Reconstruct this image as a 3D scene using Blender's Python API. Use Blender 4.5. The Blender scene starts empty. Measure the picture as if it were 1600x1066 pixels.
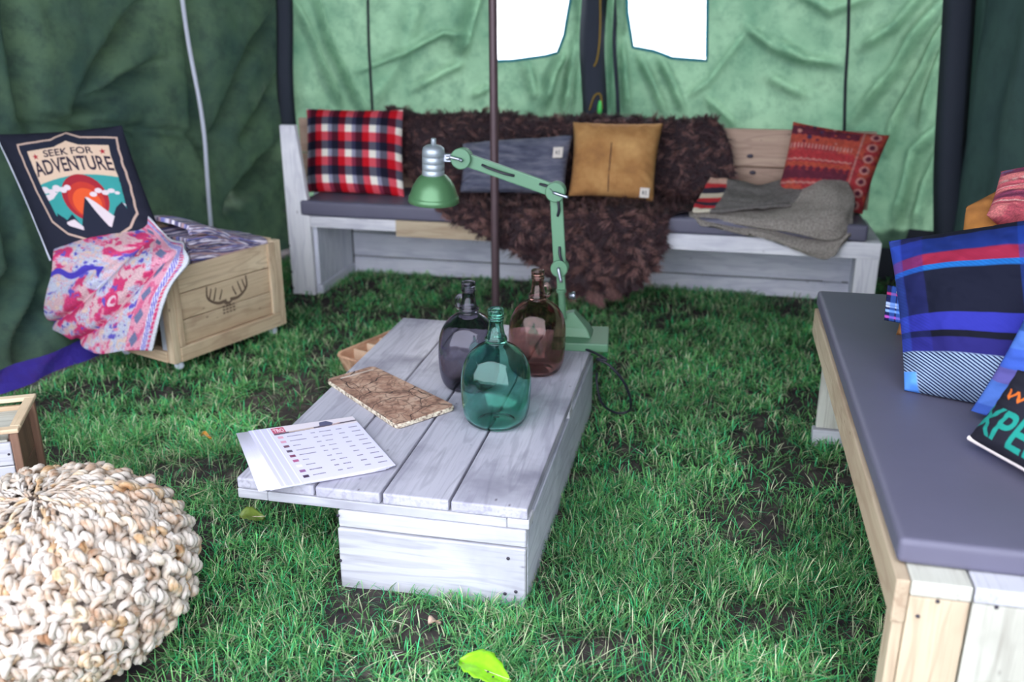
import bpy, bmesh, math, random
import numpy as np
from mathutils import Vector, Matrix
random.seed(7); rng = np.random.default_rng(7)
C = bpy.context.scene.collection
sc = bpy.context.scene
PI = math.pi
# ------------------------------------------------------------------ camera, world, sun, exposure
# world frame: X runs along the back wall of the tent, Y towards it; the camera stands at x=y=0
CAM_H, FPX = 1.40, 1460.0
PITCH = math.atan(519 / FPX); YAW = math.radians(12.1)
cd = bpy.data.cameras.new('camera'); cam = bpy.data.objects.new('camera', cd); C.objects.link(cam)
cam.location = (0, 0, CAM_H); cam.rotation_euler = (PI / 2 - PITCH, 0, YAW)
cd.lens = 36 * FPX / 1600; cd.sensor_width = 36; cd.clip_start = .02
cd.dof.use_dof = True; cd.dof.focus_distance = 2.45; cd.dof.aperture_fstop = 2.2
sc.camera = cam
w = bpy.data.worlds.new('overcast_sky'); sc.world = w; w.use_nodes = True
bg = w.node_tree.nodes['Background']; bg.inputs[0].default_value = (.86, .90, 1.0, 1); bg.inputs[1].default_value = 2.6
sd = bpy.data.lights.new('sun', 'SUN'); sd.energy = 2.4; sd.angle = .12; sd.color = (1, .97, .90)
sun = bpy.data.objects.new('sun', sd); C.objects.link(sun)
sun.rotation_euler = Vector((.25, 1.0, .62)).to_track_quat('Z', 'Y').to_euler()
sc.view_settings.view_transform = 'Standard'; sc.view_settings.look = 'None'
sc.view_settings.exposure = 1.05; sc.view_settings.gamma = 1
sc.cycles.max_bounces = 10; sc.cycles.transmission_bounces = 10; sc.cycles.diffuse_bounces = 4
sc.cycles.glossy_bounces = 4; sc.cycles.transparent_max_bounces = 12; sc.cycles.use_denoising = True
sc.cycles.sample_clamp_indirect = 6

# ------------------------------------------------------------------ measuring helpers (a sight line cut by a real plane)
_cp, _sp, _cy, _sy = math.cos(PITCH), math.sin(PITCH), math.cos(YAW), math.sin(YAW)
def ray(px, py):
    x = (px - 800) / FPX; y = -(py - 533) / FPX
    a, b, c = x, _cp + y * _sp, -_sp + y * _cp
    return np.array([a * _cy - b * _sy, a * _sy + b * _cy, c])
O = np.array([0, 0, CAM_H])
def Z(px, py, z): d = ray(px, py); return O + d * (z - CAM_H) / d[2]
def T(px, py, t): d = ray(px, py); return O + d * t / d[1]
def S(px, py, s): d = ray(px, py); return O + d * s / d[0]

# ------------------------------------------------------------------ object helpers
def srgb(r, g=None, b=None):
    if g is None: r, g, b = r
    f = lambda c: (c / 255 / 12.92) if c / 255 <= .04045 else ((c / 255 + .055) / 1.055) ** 2.4
    return (f(r), f(g), f(b), 1)
def tag(o, label=None, cat=None, group=None, kind=None):
    if label: o['label'] = label
    if cat: o['category'] = cat
    if group: o['group'] = group
    if kind: o['kind'] = kind
    return o
def thing(name, label, cat, loc=(0, 0, 0), rotz=0, group=None):
    o = bpy.data.objects.new(name, None); C.objects.link(o); o.location = loc; o.rotation_euler = (0, 0, rotz)
    o.empty_display_size = .1
    return tag(o, label, cat, group)
def link(name, me, mat=None, parent=None, loc=(0, 0, 0), rot=(0, 0, 0)):
    o = bpy.data.objects.new(name, me); C.objects.link(o)
    if mat is not None and not me.materials: me.materials.append(mat)
    o.parent = parent; o.location = loc; o.rotation_euler = rot
    return o
def mesh_np(name, V, F, smooth=True):
    """V (n,3); F list of tuples or (m,k) array"""
    me = bpy.data.meshes.new(name)
    V = np.asarray(V, np.float32)
    if isinstance(F, np.ndarray):
        m, k = F.shape
        me.vertices.add(len(V)); me.vertices.foreach_set('co', V.ravel())
        me.loops.add(m * k); me.loops.foreach_set('vertex_index', F.astype(np.int32).ravel())
        me.polygons.add(m); me.polygons.foreach_set('loop_start', np.arange(0, m * k, k, dtype=np.int32))
        me.polygons.foreach_set('loop_total', np.full(m, k, np.int32))
        me.update(calc_edges=True)
    else:
        me.from_pydata(V.tolist(), [], F)
    if smooth: me.polygons.foreach_set('use_smooth', np.ones(len(me.polygons), bool))
    me.validate(); me.update()
    return me
def centred(name, V, F, mat, parent=None, smooth=True, base=False):
    """mesh given in the frame of its parent, origin moved to its middle"""
    V = np.asarray(V, float); c = (V.min(0) + V.max(0)) / 2
    if base: c[2] = V[:, 2].min()
    return link(name, mesh_np(name, V - c, F, smooth), mat, parent, c)
_bm_cache = {}
def box_mesh(size, bev=.003, seg=1):
    key = (tuple(round(s, 4) for s in size), bev, seg)
    if key in _bm_cache: return _bm_cache[key].copy()
    bm = bmesh.new(); bmesh.ops.create_cube(bm, size=1)
    for v in bm.verts: v.co = Vector((v.co.x * size[0], v.co.y * size[1], v.co.z * size[2]))
    if bev: bmesh.ops.bevel(bm, geom=bm.edges[:], offset=min(bev, min(size) * .4), segments=seg, affect='EDGES', profile=.6)
    me = bpy.data.meshes.new('board'); bm.to_mesh(me); bm.free()
    _bm_cache[key] = me
    return me.copy()
def box(name, lo, hi, mat, parent=None, bev=.003, seg=1, rot=(0, 0, 0)):
    lo, hi = np.array(lo, float), np.array(hi, float)
    return link(name, box_mesh(hi - lo, bev, seg), mat, parent, (lo + hi) / 2, rot)
def lathe_vf(prof, n=40, cap=True):
    V, F = [], []
    for r, z in prof:
        for i in range(n):
            a = 2 * PI * i / n; V.append((r * math.cos(a), r * math.sin(a), z))
    for j in range(len(prof) - 1):
        for i in range(n):
            k = (i + 1) % n; F.append((j * n + i, j * n + k, (j + 1) * n + k, (j + 1) * n + i))
    if cap:
        F.append(tuple(range(n - 1, -1, -1))); m = (len(prof) - 1) * n; F.append(tuple(range(m, m + n)))
    return V, F
def lathe(name, prof, mat, parent=None, loc=(0, 0, 0), rot=(0, 0, 0), n=40, cap=True):
    V, F = lathe_vf(prof, n, cap); me = mesh_np(name, V, F)
    for p in me.polygons:
        if len(p.vertices) > 4: p.use_smooth = False
    return link(name, me, mat, parent, loc, rot)
def tube_vf(pts, r, n=8, closed=False):
    P = np.array(pts, float); m = len(P)
    R = np.full(m, r, float) if np.isscalar(r) else np.array(r, float)
    if closed: t = np.roll(P, -1, 0) - np.roll(P, 1, 0)
    else: t = np.gradient(P, axis=0)
    t /= np.linalg.norm(t, axis=1)[:, None] + 1e-12
    N = np.zeros_like(P); ref = np.array([0, 0, 1.]) if abs(t[0, 2]) < .9 else np.array([1., 0, 0])
    n0 = np.cross(t[0], ref); n0 /= np.linalg.norm(n0); N[0] = n0
    for i in range(1, m):
        q = N[i - 1] - t[i] * np.dot(N[i - 1], t[i]); N[i] = q / (np.linalg.norm(q) + 1e-12)
    B = np.cross(t, N); a = np.arange(n) * 2 * PI / n
    V = P[:, None] + R[:, None, None] * (np.cos(a)[None, :, None] * N[:, None] + np.sin(a)[None, :, None] * B[:, None])
    V = V.reshape(-1, 3); i = np.arange(m if closed else m - 1)[:, None] * n; j = np.arange(n)[None]
    k = (j + 1) % n; i2 = (i + n) % (m * n)
    F = np.stack([i + j, i + k, i2 + k, i2 + j], -1).reshape(-1, 4)
    return V, F
def merge(parts):
    Vs, Fs, o = [], [], 0
    for V, F in parts:
        V = np.asarray(V); Vs.append(V); Fs += [tuple(int(x) + o for x in f) for f in F]; o += len(V)
    return np.concatenate(Vs), Fs
def merge_q(parts):
    Vs, Fs, o = [], [], 0
    for V, F in parts: Vs.append(V); Fs.append(F + o); o += len(V)
    return np.concatenate(Vs), np.concatenate(Fs)
def spline(pts, n):
    """Catmull-Rom through pts (m,d) -> n points"""
    P = np.array(pts, float); m = len(P)
    Q = np.vstack([2 * P[0] - P[1], P, 2 * P[-1] - P[-2]])
    u = np.linspace(0, m - 1 - 1e-6, n); i = u.astype(int); f = (u - i)[:, None]
    a, b, c, d = Q[i], Q[i + 1], Q[i + 2], Q[i + 3]
    return .5 * ((2 * b) + (c - a) * f + (2 * a - 5 * b + 4 * c - d) * f ** 2 + (3 * b - a - 3 * c + d) * f ** 3)
def tube(name, pts, r, mat, parent=None, n=8, smooth_n=None, loc=None):
    if smooth_n: pts = spline(pts, smooth_n)
    V, F = tube_vf(pts, r, n); m = len(V)
    F = [tuple(f) for f in F.tolist()] + [tuple(range(n - 1, -1, -1)), tuple(range(m - n, m))]
    return centred(name, V, F, mat, parent)
def hash2(ix, iy, seed):
    h = np.sin(ix * 127.1 + iy * 311.7 + seed * 74.7) * 43758.5453
    return h - np.floor(h)
def vnoise(x, y, seed=0):
    ix, iy = np.floor(x), np.floor(y); fx, fy = x - ix, y - iy
    fx = fx * fx * (3 - 2 * fx); fy = fy * fy * (3 - 2 * fy)
    a = hash2(ix, iy, seed); b = hash2(ix + 1, iy, seed); c = hash2(ix, iy + 1, seed); d = hash2(ix + 1, iy + 1, seed)
    return (a * (1 - fx) + b * fx) * (1 - fy) + (c * (1 - fx) + d * fx) * fy
def fbm(x, y, seed=0, o=4):
    s = 0; a = .5
    for k in range(o): s = s + a * vnoise(x * 2 ** k, y * 2 ** k, seed + k); a *= .5
    return s

# ------------------------------------------------------------------ materials
class NT:
    def __init__(s, name):
        s.m = bpy.data.materials.new(name); s.m.use_nodes = True; s.t = s.m.node_tree
        s.p = s.t.nodes['Principled BSDF']; s.out = s.t.nodes['Material Output']
    def n(s, typ, **kw):
        nd = s.t.nodes.new(typ)
        for k, v in kw.items():
            if k in nd.inputs: nd.inputs[k].default_value = v
            else: setattr(nd, k, v)
        return nd
    def l(s, a, b): s.t.links.new(a, b)
    def ramp(s, fac, stops):
        r = s.n('ShaderNodeValToRGB'); s.l(fac, r.inputs[0]); e = r.color_ramp.elements
        while len(e) < len(stops): e.new(.5)
        for el, (p, c) in zip(e, stops): el.position = p; el.color = c if len(c) == 4 else (*c, 1)
        return r.outputs[0]
    def mix(s, fac, a, b, mode='MIX'):
        m = s.n('ShaderNodeMix', data_type='RGBA', blend_type=mode)
        for i, x in ((0, fac), (6, a), (7, b)):
            if hasattr(x, 'links'): s.l(x, m.inputs[i])
            else: m.inputs[i].default_value = x
        return m.outputs[2]
    def coords(s, scale, offset_random=True):
        tc = s.n('ShaderNodeTexCoord'); v = tc.outputs['Object']
        if offset_random:
            oi = s.n('ShaderNodeObjectInfo'); mu = s.n('ShaderNodeMath', operation='MULTIPLY'); mu.inputs[1].default_value = 37.3
            s.l(oi.outputs['Random'], mu.inputs[0]); ad = s.n('ShaderNodeVectorMath', operation='ADD')
            s.l(v, ad.inputs[0]); s.l(mu.outputs[0], ad.inputs[1]); v = ad.outputs[0]
        mp = s.n('ShaderNodeMapping'); mp.inputs['Scale'].default_value = scale; s.l(v, mp.inputs[0])
        return mp.outputs[0]
    def noise(s, vec, scale=1, detail=4, rough=.55):
        nz = s.n('ShaderNodeTexNoise'); nz.inputs['Scale'].default_value = scale
        nz.inputs['Detail'].default_value = detail; nz.inputs['Roughness'].default_value = rough
        s.l(vec, nz.inputs['Vector']); return nz.outputs['Fac']
    def bump(s, h, strength=.3, dist=.002):
        b = s.n('ShaderNodeBump'); b.inputs['Strength'].default_value = strength; b.inputs['Distance'].default_value = dist
        s.l(h, b.inputs['Height']); s.l(b.outputs[0], s.p.inputs['Normal'])
    def col(s, c):
        if hasattr(c, 'links'): s.l(c, s.p.inputs['Base Color'])
        else: s.p.inputs['Base Color'].default_value = c
def plain(name, c, rough=.6, metal=0, spec=.5, bumpy=None):
    t = NT(name); t.p.inputs['Roughness'].default_value = rough; t.p.inputs['Metallic'].default_value = metal
    t.p.inputs['Specular IOR Level'].default_value = spec
    v = t.coords((1, 1, 1)); nz = t.noise(v, 9, 3)
    k = .88; dk = (c[0] * k, c[1] * k, c[2] * k, 1)
    t.col(t.mix(nz, dk, c))
    if bumpy: t.bump(t.noise(v, bumpy[0], 3), bumpy[1], bumpy[2])
    return t.m
_wood = {}
WOODS = {  # light, mid, dark grain, knot
    'benchwhite': (srgb(244, 242, 246), srgb(230, 229, 238), srgb(176, 174, 192), srgb(110, 100, 116)),  # bench whites, this and next, raised to offset dim light at the rear
    'benchpanel': (srgb(238, 238, 248), srgb(222, 224, 238), srgb(172, 174, 196), srgb(104, 100, 120)),
    'whitewash': (srgb(206, 206, 213), srgb(192, 192, 201), srgb(136, 134, 148), srgb(90, 84, 98)),
    'greywash': (srgb(214, 216, 228), srgb(192, 195, 210), srgb(140, 142, 162), srgb(80, 76, 90)),
    'tabletop': (srgb(196, 194, 206), srgb(170, 168, 184), srgb(122, 120, 136), srgb(80, 72, 84)),
    'pine': (srgb(206, 190, 164), srgb(184, 164, 140), srgb(150, 122, 100), srgb(90, 62, 55)),
    'pinegrey': (srgb(205, 205, 195), srgb(186, 184, 172), srgb(140, 134, 124), srgb(90, 80, 76)),
    'backrest': (srgb(206, 178, 158), srgb(176, 146, 130), srgb(140, 110, 102), srgb(80, 54, 56)),
    'crate': (srgb(222, 202, 172), srgb(196, 168, 138), srgb(146, 114, 92), srgb(84, 56, 50)),
    'brownbox': (srgb(160, 126, 104), srgb(126, 94, 80), srgb(86, 62, 58), srgb(60, 42, 42)),
}
def wood(kind, axis):
    if (kind, axis) in _wood: return _wood[kind, axis]
    a, b, d, k = WOODS[kind]; t = NT(f'{kind}_wood_{"xyz"[axis]}'); t.p.inputs['Roughness'].default_value = .72
    t.p.inputs['Specular IOR Level'].default_value = .25
    sc1 = [9.] * 3; sc1[axis] = 1.1
    v = t.coords(tuple(sc1)); big = t.noise(v, 1.0, 3, .5)
    sc2 = [130.] * 3; sc2[axis] = 5.; fine = t.noise(t.coords(tuple(sc2)), 1, 5, .6)
    # growth rings: stretched noise fed through a sine makes cathedral grain
    mm = t.n('ShaderNodeMath', operation='MULTIPLY'); mm.inputs[1].default_value = 46; t.l(big, mm.inputs[0])
    sn = t.n('ShaderNodeMath', operation='SINE'); t.l(mm.outputs[0], sn.inputs[0])
    c = t.mix(t.ramp(big, [(.3, (0, 0, 0, 1)), (.7, (1, 1, 1, 1))]), b, a)
    g = t.ramp(sn.outputs[0], [(.55, (0, 0, 0, 1)), (1.0, (.30, .30, .30, 1))]); c = t.mix(g, c, d)
    f = t.ramp(fine, [(.50, (0, 0, 0, 1)), (.74, (.40, .40, .40, 1))]); c = t.mix(f, c, d)
    sc3 = [4.5] * 3; sc3[axis] = 2.2
    vo = t.n('ShaderNodeTexVoronoi'); t.l(t.coords(tuple(sc3)), vo.inputs['Vector'])
    kn = t.ramp(vo.outputs['Distance'], [(.035, (.8, .8, .8, 1)), (.075, (.25, .25, .25, 1)), (.12, (0, 0, 0, 1))])
    rare = t.ramp(t.noise(t.coords((5, 5, 5)), 1, 1), [(.52, (0, 0, 0, 1)), (.56, (1, 1, 1, 1))]); c = t.mix(t.mix(1.0, kn, rare, 'MULTIPLY'), c, k)
    st = t.ramp(t.noise(t.coords((3, 3, 3)), 1.3, 4), [(.5, (0, 0, 0, 1)), (.72, (.8, .8, .8, 1) if kind == 'tabletop' else (.45, .45, .45, 1))]); c = t.mix(st, c, d)
    oi = t.n('ShaderNodeObjectInfo'); br = t.ramp(oi.outputs['Random'], [(0, (.86, .86, .86, 1)), (1, (1, 1, 1, 1))])
    c = t.mix(1.0, c, br, 'MULTIPLY'); t.col(c); t.bump(fine, .35, .0015)
    _wood[kind, axis] = t.m
    return t.m
def plank(name, lo, hi, kind, parent, axis=None, bev=.004, mat=None, jit=.0):
    lo, hi = np.array(lo, float), np.array(hi, float); d = hi - lo
    ax = int(np.argmax(d)) if axis is None else axis
    rot = (random.uniform(-jit, jit), random.uniform(-jit, jit), random.uniform(-jit, jit)) if jit else (0, 0, 0)
    return box(name, lo, hi, mat or wood(kind, ax), parent, bev, 2 if bev > .0035 else 1, rot)

M = {}  # darkest colours are lifted toward blue, putting a faded haze into them
M['nail'] = plain('rusty_nail', srgb(62, 56, 70), .5, .3)
M['steel'] = plain('brushed_steel', srgb(176, 182, 196), .38, 1)
M['mint'] = plain('mint_green_paint', srgb(94, 138, 108), .42)
M['shade'] = plain('glossy_green_enamel', srgb(88, 132, 92), .33, .3)
M['black'] = plain('black_rubber', srgb(34, 34, 46), .5)
M['pole'] = plain('brown_painted_steel', srgb(94, 74, 80), .42, .2)
M['foam'] = plain('dark_grey_vinyl', srgb(100, 98, 118), .5, 0, .45, (26, .12, .004))
M['paper'] = plain('white_paper', srgb(226, 224, 244), .5)
M['white'] = plain('white_plastic', srgb(215, 218, 235), .5)
M['cord'] = plain('dark_green_cord', srgb(40, 48, 56), .8)
M['brass'] = plain('yellow_rope', srgb(150, 120, 40), .7)
M['strap'] = plain('dark_canvas', srgb(46, 52, 66), .85)
M['teal'] = plain('teal_lens_fringe', srgb(20, 130, 150), .5)  # teal carries the lens colour fringe round the bright windows
M['core'] = plain('pouf_lining', srgb(176, 160, 150), .9)
M['leather'] = plain('tan_leather', srgb(150, 100, 58), .6)
M['soil'] = None

def vcol(name, rough=.85, twill=None, weave=700, sheen=.0, fuzz=.25):
    """cloth whose print is stored on the mesh as the attribute Col"""
    t = NT(name); t.p.inputs['Roughness'].default_value = rough; t.p.inputs['Specular IOR Level'].default_value = .15
    at = t.n('ShaderNodeAttribute', attribute_name='Col'); c = at.outputs['Color']
    tc = t.n('ShaderNodeUVMap'); tc.uv_map = 'UV'
    if twill:
        freq, dark, ang = twill
        mp = t.n('ShaderNodeMapping'); mp.inputs['Rotation'].default_value = (0, 0, ang); t.l(tc.outputs[0], mp.inputs[0])
        wv = t.n('ShaderNodeTexWave'); wv.inputs['Scale'].default_value = freq; wv.bands_direction = 'X'
        t.l(mp.outputs[0], wv.inputs['Vector'])
        tw = t.n('ShaderNodeAttribute', attribute_name='Twill')
        r = t.ramp(wv.outputs['Fac'], [(.35, (0, 0, 0, 1)), (.65, (1, 1, 1, 1))])
        c = t.mix(t.mix(1.0, r, tw.outputs['Color'], 'MULTIPLY'), c, dark)
    mp = t.n('ShaderNodeMapping'); mp.inputs['Scale'].default_value = (weave, weave, weave); t.l(tc.outputs[0], mp.inputs[0])
    nz = t.noise(mp.outputs[0], 1, 3)
    c = t.mix(t.ramp(nz, [(.35, (fuzz,) * 3 + (1,)), (.7, (0, 0, 0, 1))]), c, (.02, .02, .035, 1))
    t.col(c); t.bump(nz, .5, .001)
    return t.m
M['print'] = vcol('printed_cotton'); M['wool'] = vcol('woven_wool', weave=260, fuzz=.5)
M['flannel'] = vcol('brushed_flannel', weave=500, fuzz=.12)
M['twill'] = vcol('twill_wool', twill=(46, srgb(24, 34, 76), math.radians(-58)), fuzz=.1)
def ptex(name, stops, scale, rough=.9, bumpd=.002, stretch=(1, 1, 1), spec=.2):
    t = NT(name); t.p.inputs['Roughness'].default_value = rough; t.p.inputs['Specular IOR Level'].default_value = spec
    nz = t.noise(t.coords(stretch), scale, 6, .6); t.col(t.ramp(nz, stops)); t.bump(t.noise(t.coords(stretch), 240, 2) if 'jute' in name else nz, .6 if 'jute' in name else .5, bumpd * (.4 if 'jute' in name else 1)); return t.m
M['suede'] = ptex('tan_suede', [(.3, srgb(128, 88, 62)), (.5, srgb(172, 124, 76)), (.72, srgb(206, 160, 104))], 5)
M['mustard'] = ptex('mustard_velvet', [(.3, srgb(130, 84, 48)), (.55, srgb(176, 118, 60)), (.75, srgb(200, 146, 84))], 7)
M['knitgrey'] = ptex('grey_felted_wool', [(.3, srgb(70, 72, 92)), (.5, srgb(98, 100, 118)), (.7, srgb(128, 126, 140))], 9, stretch=(1, 1, 6), bumpd=.006)
M['greywool'] = ptex('taupe_felt', [(.3, srgb(116, 108, 104)), (.5, srgb(142, 134, 128)), (.7, srgb(168, 160, 152))], 130, bumpd=.002)
M['jute'] = ptex('cream_jute', [(.30, srgb(150, 112, 84)), (.40, srgb(176, 152, 132)), (.50, srgb(192, 180, 168)), (.70, srgb(214, 207, 202))], 17, .8, .003)
M['jute2'] = ptex('cream_jute_golden', [(.32, srgb(160, 116, 78)), (.44, srgb(190, 158, 122)), (.54, srgb(206, 190, 170)), (.7, srgb(220, 212, 204))], 15, .8, .003)
def grass_mat():
    t = NT('grass_blades'); at = t.n('ShaderNodeAttribute', attribute_name='Col'); t.col(at.outputs['Color'])
    t.p.inputs['Roughness'].default_value = .45; t.p.inputs['Specular IOR Level'].default_value = .35
    tr = t.n('ShaderNodeBsdfTranslucent'); t.l(at.outputs['Color'], tr.inputs[0]); mx = t.n('ShaderNodeMixShader'); mx.inputs[0].default_value = .35
    t.l(t.p.outputs[0], mx.inputs[1]); t.l(tr.outputs[0], mx.inputs[2]); t.l(mx.outputs[0], t.out.inputs[0]); return t.m
M['grass'] = grass_mat()
M['soil'] = ptex('damp_soil', [(.3, srgb(42, 38, 44)), (.55, srgb(66, 60, 58)), (.75, srgb(104, 92, 90))], 22, .95, .02)
def canvas_mat(name, a, b, dark, trans, tcol):
    t = NT(name); t.p.inputs['Roughness'].default_value = .85; t.p.inputs['Specular IOR Level'].default_value = .15
    v = t.coords((1, 1, 1), False); n1 = t.noise(v, 2.6, 6, .62); n2 = t.noise(v, 11, 5, .7)
    c = t.mix(t.ramp(n1, [(.33, (0, 0, 0, 1)), (.66, (1, 1, 1, 1))]), b, a)
    c = t.mix(t.ramp(n2, [(.46, (0, 0, 0, 1)), (.8, (.7, .7, .7, 1))]), c, dark)
    t.col(c); t.bump(t.noise(v, 400, 2), .2, .0006)
    tr = t.n('ShaderNodeBsdfTranslucent'); t.l(t.mix(1.0, c, tcol, 'MULTIPLY'), tr.inputs[0])
    mx = t.n('ShaderNodeMixShader'); mx.inputs[0].default_value = trans
    t.l(t.p.outputs[0], mx.inputs[1]); t.l(tr.outputs[0], mx.inputs[2]); t.l(mx.outputs[0], t.out.inputs[0]); return t.m
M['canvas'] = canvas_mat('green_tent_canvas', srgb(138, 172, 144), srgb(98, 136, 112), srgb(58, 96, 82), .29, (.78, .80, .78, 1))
M['canvas_shaded'] = canvas_mat('shade_toned_tent_canvas', srgb(90, 114, 88), srgb(58, 82, 74), srgb(36, 48, 54), .10, (1, 1, 1, 1))  # darker canvas copy: left wall's shade and lit streaks put into the colour
M['canvas_side'] = canvas_mat('shade_toned_side_canvas', srgb(62, 84, 80), srgb(52, 72, 72), srgb(40, 54, 58), .06, (1, 1, 1, 1))  # canvas copy with the shade of right wall and roof in its colour
M['hem'] = plain('purple_mud_flap', srgb(58, 46, 140), .4, 0, .5, (14, .6, .02))
M['hemdark'] = plain('dark_mud_flap', srgb(38, 42, 56), .7)
def pane_mat():
    t = NT('frosted_vinyl'); tr = t.n('ShaderNodeBsdfTranslucent'); tr.inputs[0].default_value = (.95, .97, 1, 1)
    tp = t.n('ShaderNodeBsdfTransparent'); gl = t.n('ShaderNodeBsdfGlossy'); gl.inputs['Roughness'].default_value = .1
    m1 = t.n('ShaderNodeMixShader'); m1.inputs[0].default_value = .5; t.l(tp.outputs[0], m1.inputs[1]); t.l(tr.outputs[0], m1.inputs[2])
    m2 = t.n('ShaderNodeMixShader'); m2.inputs[0].default_value = .05; t.l(m1.outputs[0], m2.inputs[1]); t.l(gl.outputs[0], m2.inputs[2])
    t.l(m2.outputs[0], t.out.inputs[0]); return t.m
M['pane'] = pane_mat()
def glass(name, c):
    t = NT(name); g = t.n('ShaderNodeBsdfGlass'); g.inputs['Color'].default_value = c; g.inputs['IOR'].default_value = 1.48
    g.inputs['Roughness'].default_value = 0.0; v = t.coords((1, 1, 1)); b = t.n('ShaderNodeBump'); b.inputs['Strength'].default_value = .25
    b.inputs['Distance'].default_value = .004; t.l(t.noise(v, 16, 2), b.inputs['Height']); t.l(b.outputs[0], g.inputs['Normal'])
    t.l(g.outputs[0], t.out.inputs[0]); return t.m

# ------------------------------------------------------------------ flat print painted into a small grid, then stored per vertex
class Art:
    def __init__(s, w, h, bgc):
        s.w, s.h = w, h; s.a = np.zeros((h, w, 3)); s.a[:] = bgc
        s.X, s.Y = np.meshgrid((np.arange(w) + .5) / w, (np.arange(h) + .5) / h)
    def poly(s, pts, c):
        P = np.array(pts, float); x0, x1 = P[:, 0].min(), P[:, 0].max(); y0, y1 = P[:, 1].min(), P[:, 1].max()
        i0, i1 = max(0, int(x0 * s.w) - 1), min(s.w, int(x1 * s.w) + 2); j0, j1 = max(0, int(y0 * s.h) - 1), min(s.h, int(y1 * s.h) + 2)
        if i0 >= i1 or j0 >= j1: return
        X, Y = s.X[j0:j1, i0:i1], s.Y[j0:j1, i0:i1]; ins = np.zeros(X.shape, bool)
        for k in range(len(P)):
            xa, ya = P[k]; xb, yb = P[(k + 1) % len(P)]
            if ya == yb: continue
            cr = ((ya > Y) != (yb > Y)) & (X < (xb - xa) * (Y - ya) / (yb - ya) + xa); ins ^= cr
        s.a[j0:j1, i0:i1][ins] = c
    def mask(s, m, c): s.a[m] = c
    def disc(s, x, y, r, c, asp=1.0): s.mask(((s.X - x)) ** 2 + ((s.Y - y) * asp) ** 2 < r * r, c)
    def line(s, pts, wd, c):
        P = np.array(pts, float)
        for k in range(len(P) - 1):
            a, b = P[k], P[k + 1]; d = b - a; L = d @ d + 1e-12
            t = np.clip(((s.X - a[0]) * d[0] + (s.Y - a[1]) * d[1]) / L, 0, 1)
            s.mask((s.X - a[0] - t * d[0]) ** 2 + (s.Y - a[1] - t * d[1]) ** 2 < wd * wd / 4, c)
    def text(s, body, x0, y0, x1, y1, c, warp=None):
        V, tris = text_tris(body); lo, hi = V.min(0), V.max(0)
        Q = (V - lo) / (hi - lo); Q = np.stack([x0 + Q[:, 0] * (x1 - x0), y0 + Q[:, 1] * (y1 - y0)], 1)
        if warp: Q = np.array([warp(*q) for q in Q])
        for t in tris: s.poly(Q[list(t)], c)
    def sample(s, U, Vv):
        fx = np.clip(U * s.w - .5, 0, s.w - 1.001); fy = np.clip(Vv * s.h - .5, 0, s.h - 1.001)
        i, j = fx.astype(int), fy.astype(int); a, b = (fx - i)[:, None], (fy - j)[:, None]; A = s.a
        return (A[j, i] * (1 - a) + A[j, i + 1] * a) * (1 - b) + (A[j + 1, i] * (1 - a) + A[j + 1, i + 1] * a) * b
def text_tris(body):
    cu = bpy.data.curves.new('glyphs', 'FONT'); cu.body = body; cu.resolution_u = 4; cu.offset = .018
    o = bpy.data.objects.new('glyphs', cu); C.objects.link(o); dg = bpy.context.evaluated_depsgraph_get()
    me = o.evaluated_get(dg).to_mesh(); me.calc_loop_triangles()
    V = np.array([v.co[:2] for v in me.vertices]); tr = [tuple(t.vertices) for t in me.loop_triangles]
    o.evaluated_get(dg).to_mesh_clear(); bpy.data.objects.remove(o); bpy.data.curves.remove(cu)
    return V, tr
c3 = lambda r, g, b: np.array([r, g, b], float)
def set_cols(me, srgb_cols, name='Col'):
    c = np.clip(srgb_cols, 0, 255) / 255; lin = np.where(c <= .04045, c / 12.92, ((c + .055) / 1.055) ** 2.4)
    at = me.color_attributes.new(name, 'FLOAT_COLOR', 'POINT')
    at.data.foreach_set('color', np.concatenate([lin, np.ones((len(lin), 1))], 1).astype(np.float32).ravel())
def set_uv(me, uv):
    l = me.uv_layers.new(name='UV'); idx = np.zeros(len(me.loops), np.int32); me.loops.foreach_get('vertex_index', idx)
    l.data.foreach_set('uv', uv[idx].astype(np.float32).ravel())
def grid_faces(n, m, off=0, flip=False):
    i, j = np.meshgrid(np.arange(n - 1), np.arange(m - 1), indexing='ij'); a = (i * m + j).ravel() + off
    F = np.stack([a, a + 1, a + m + 1, a + m], 1)
    return F[:, ::-1].copy() if flip else F
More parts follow.
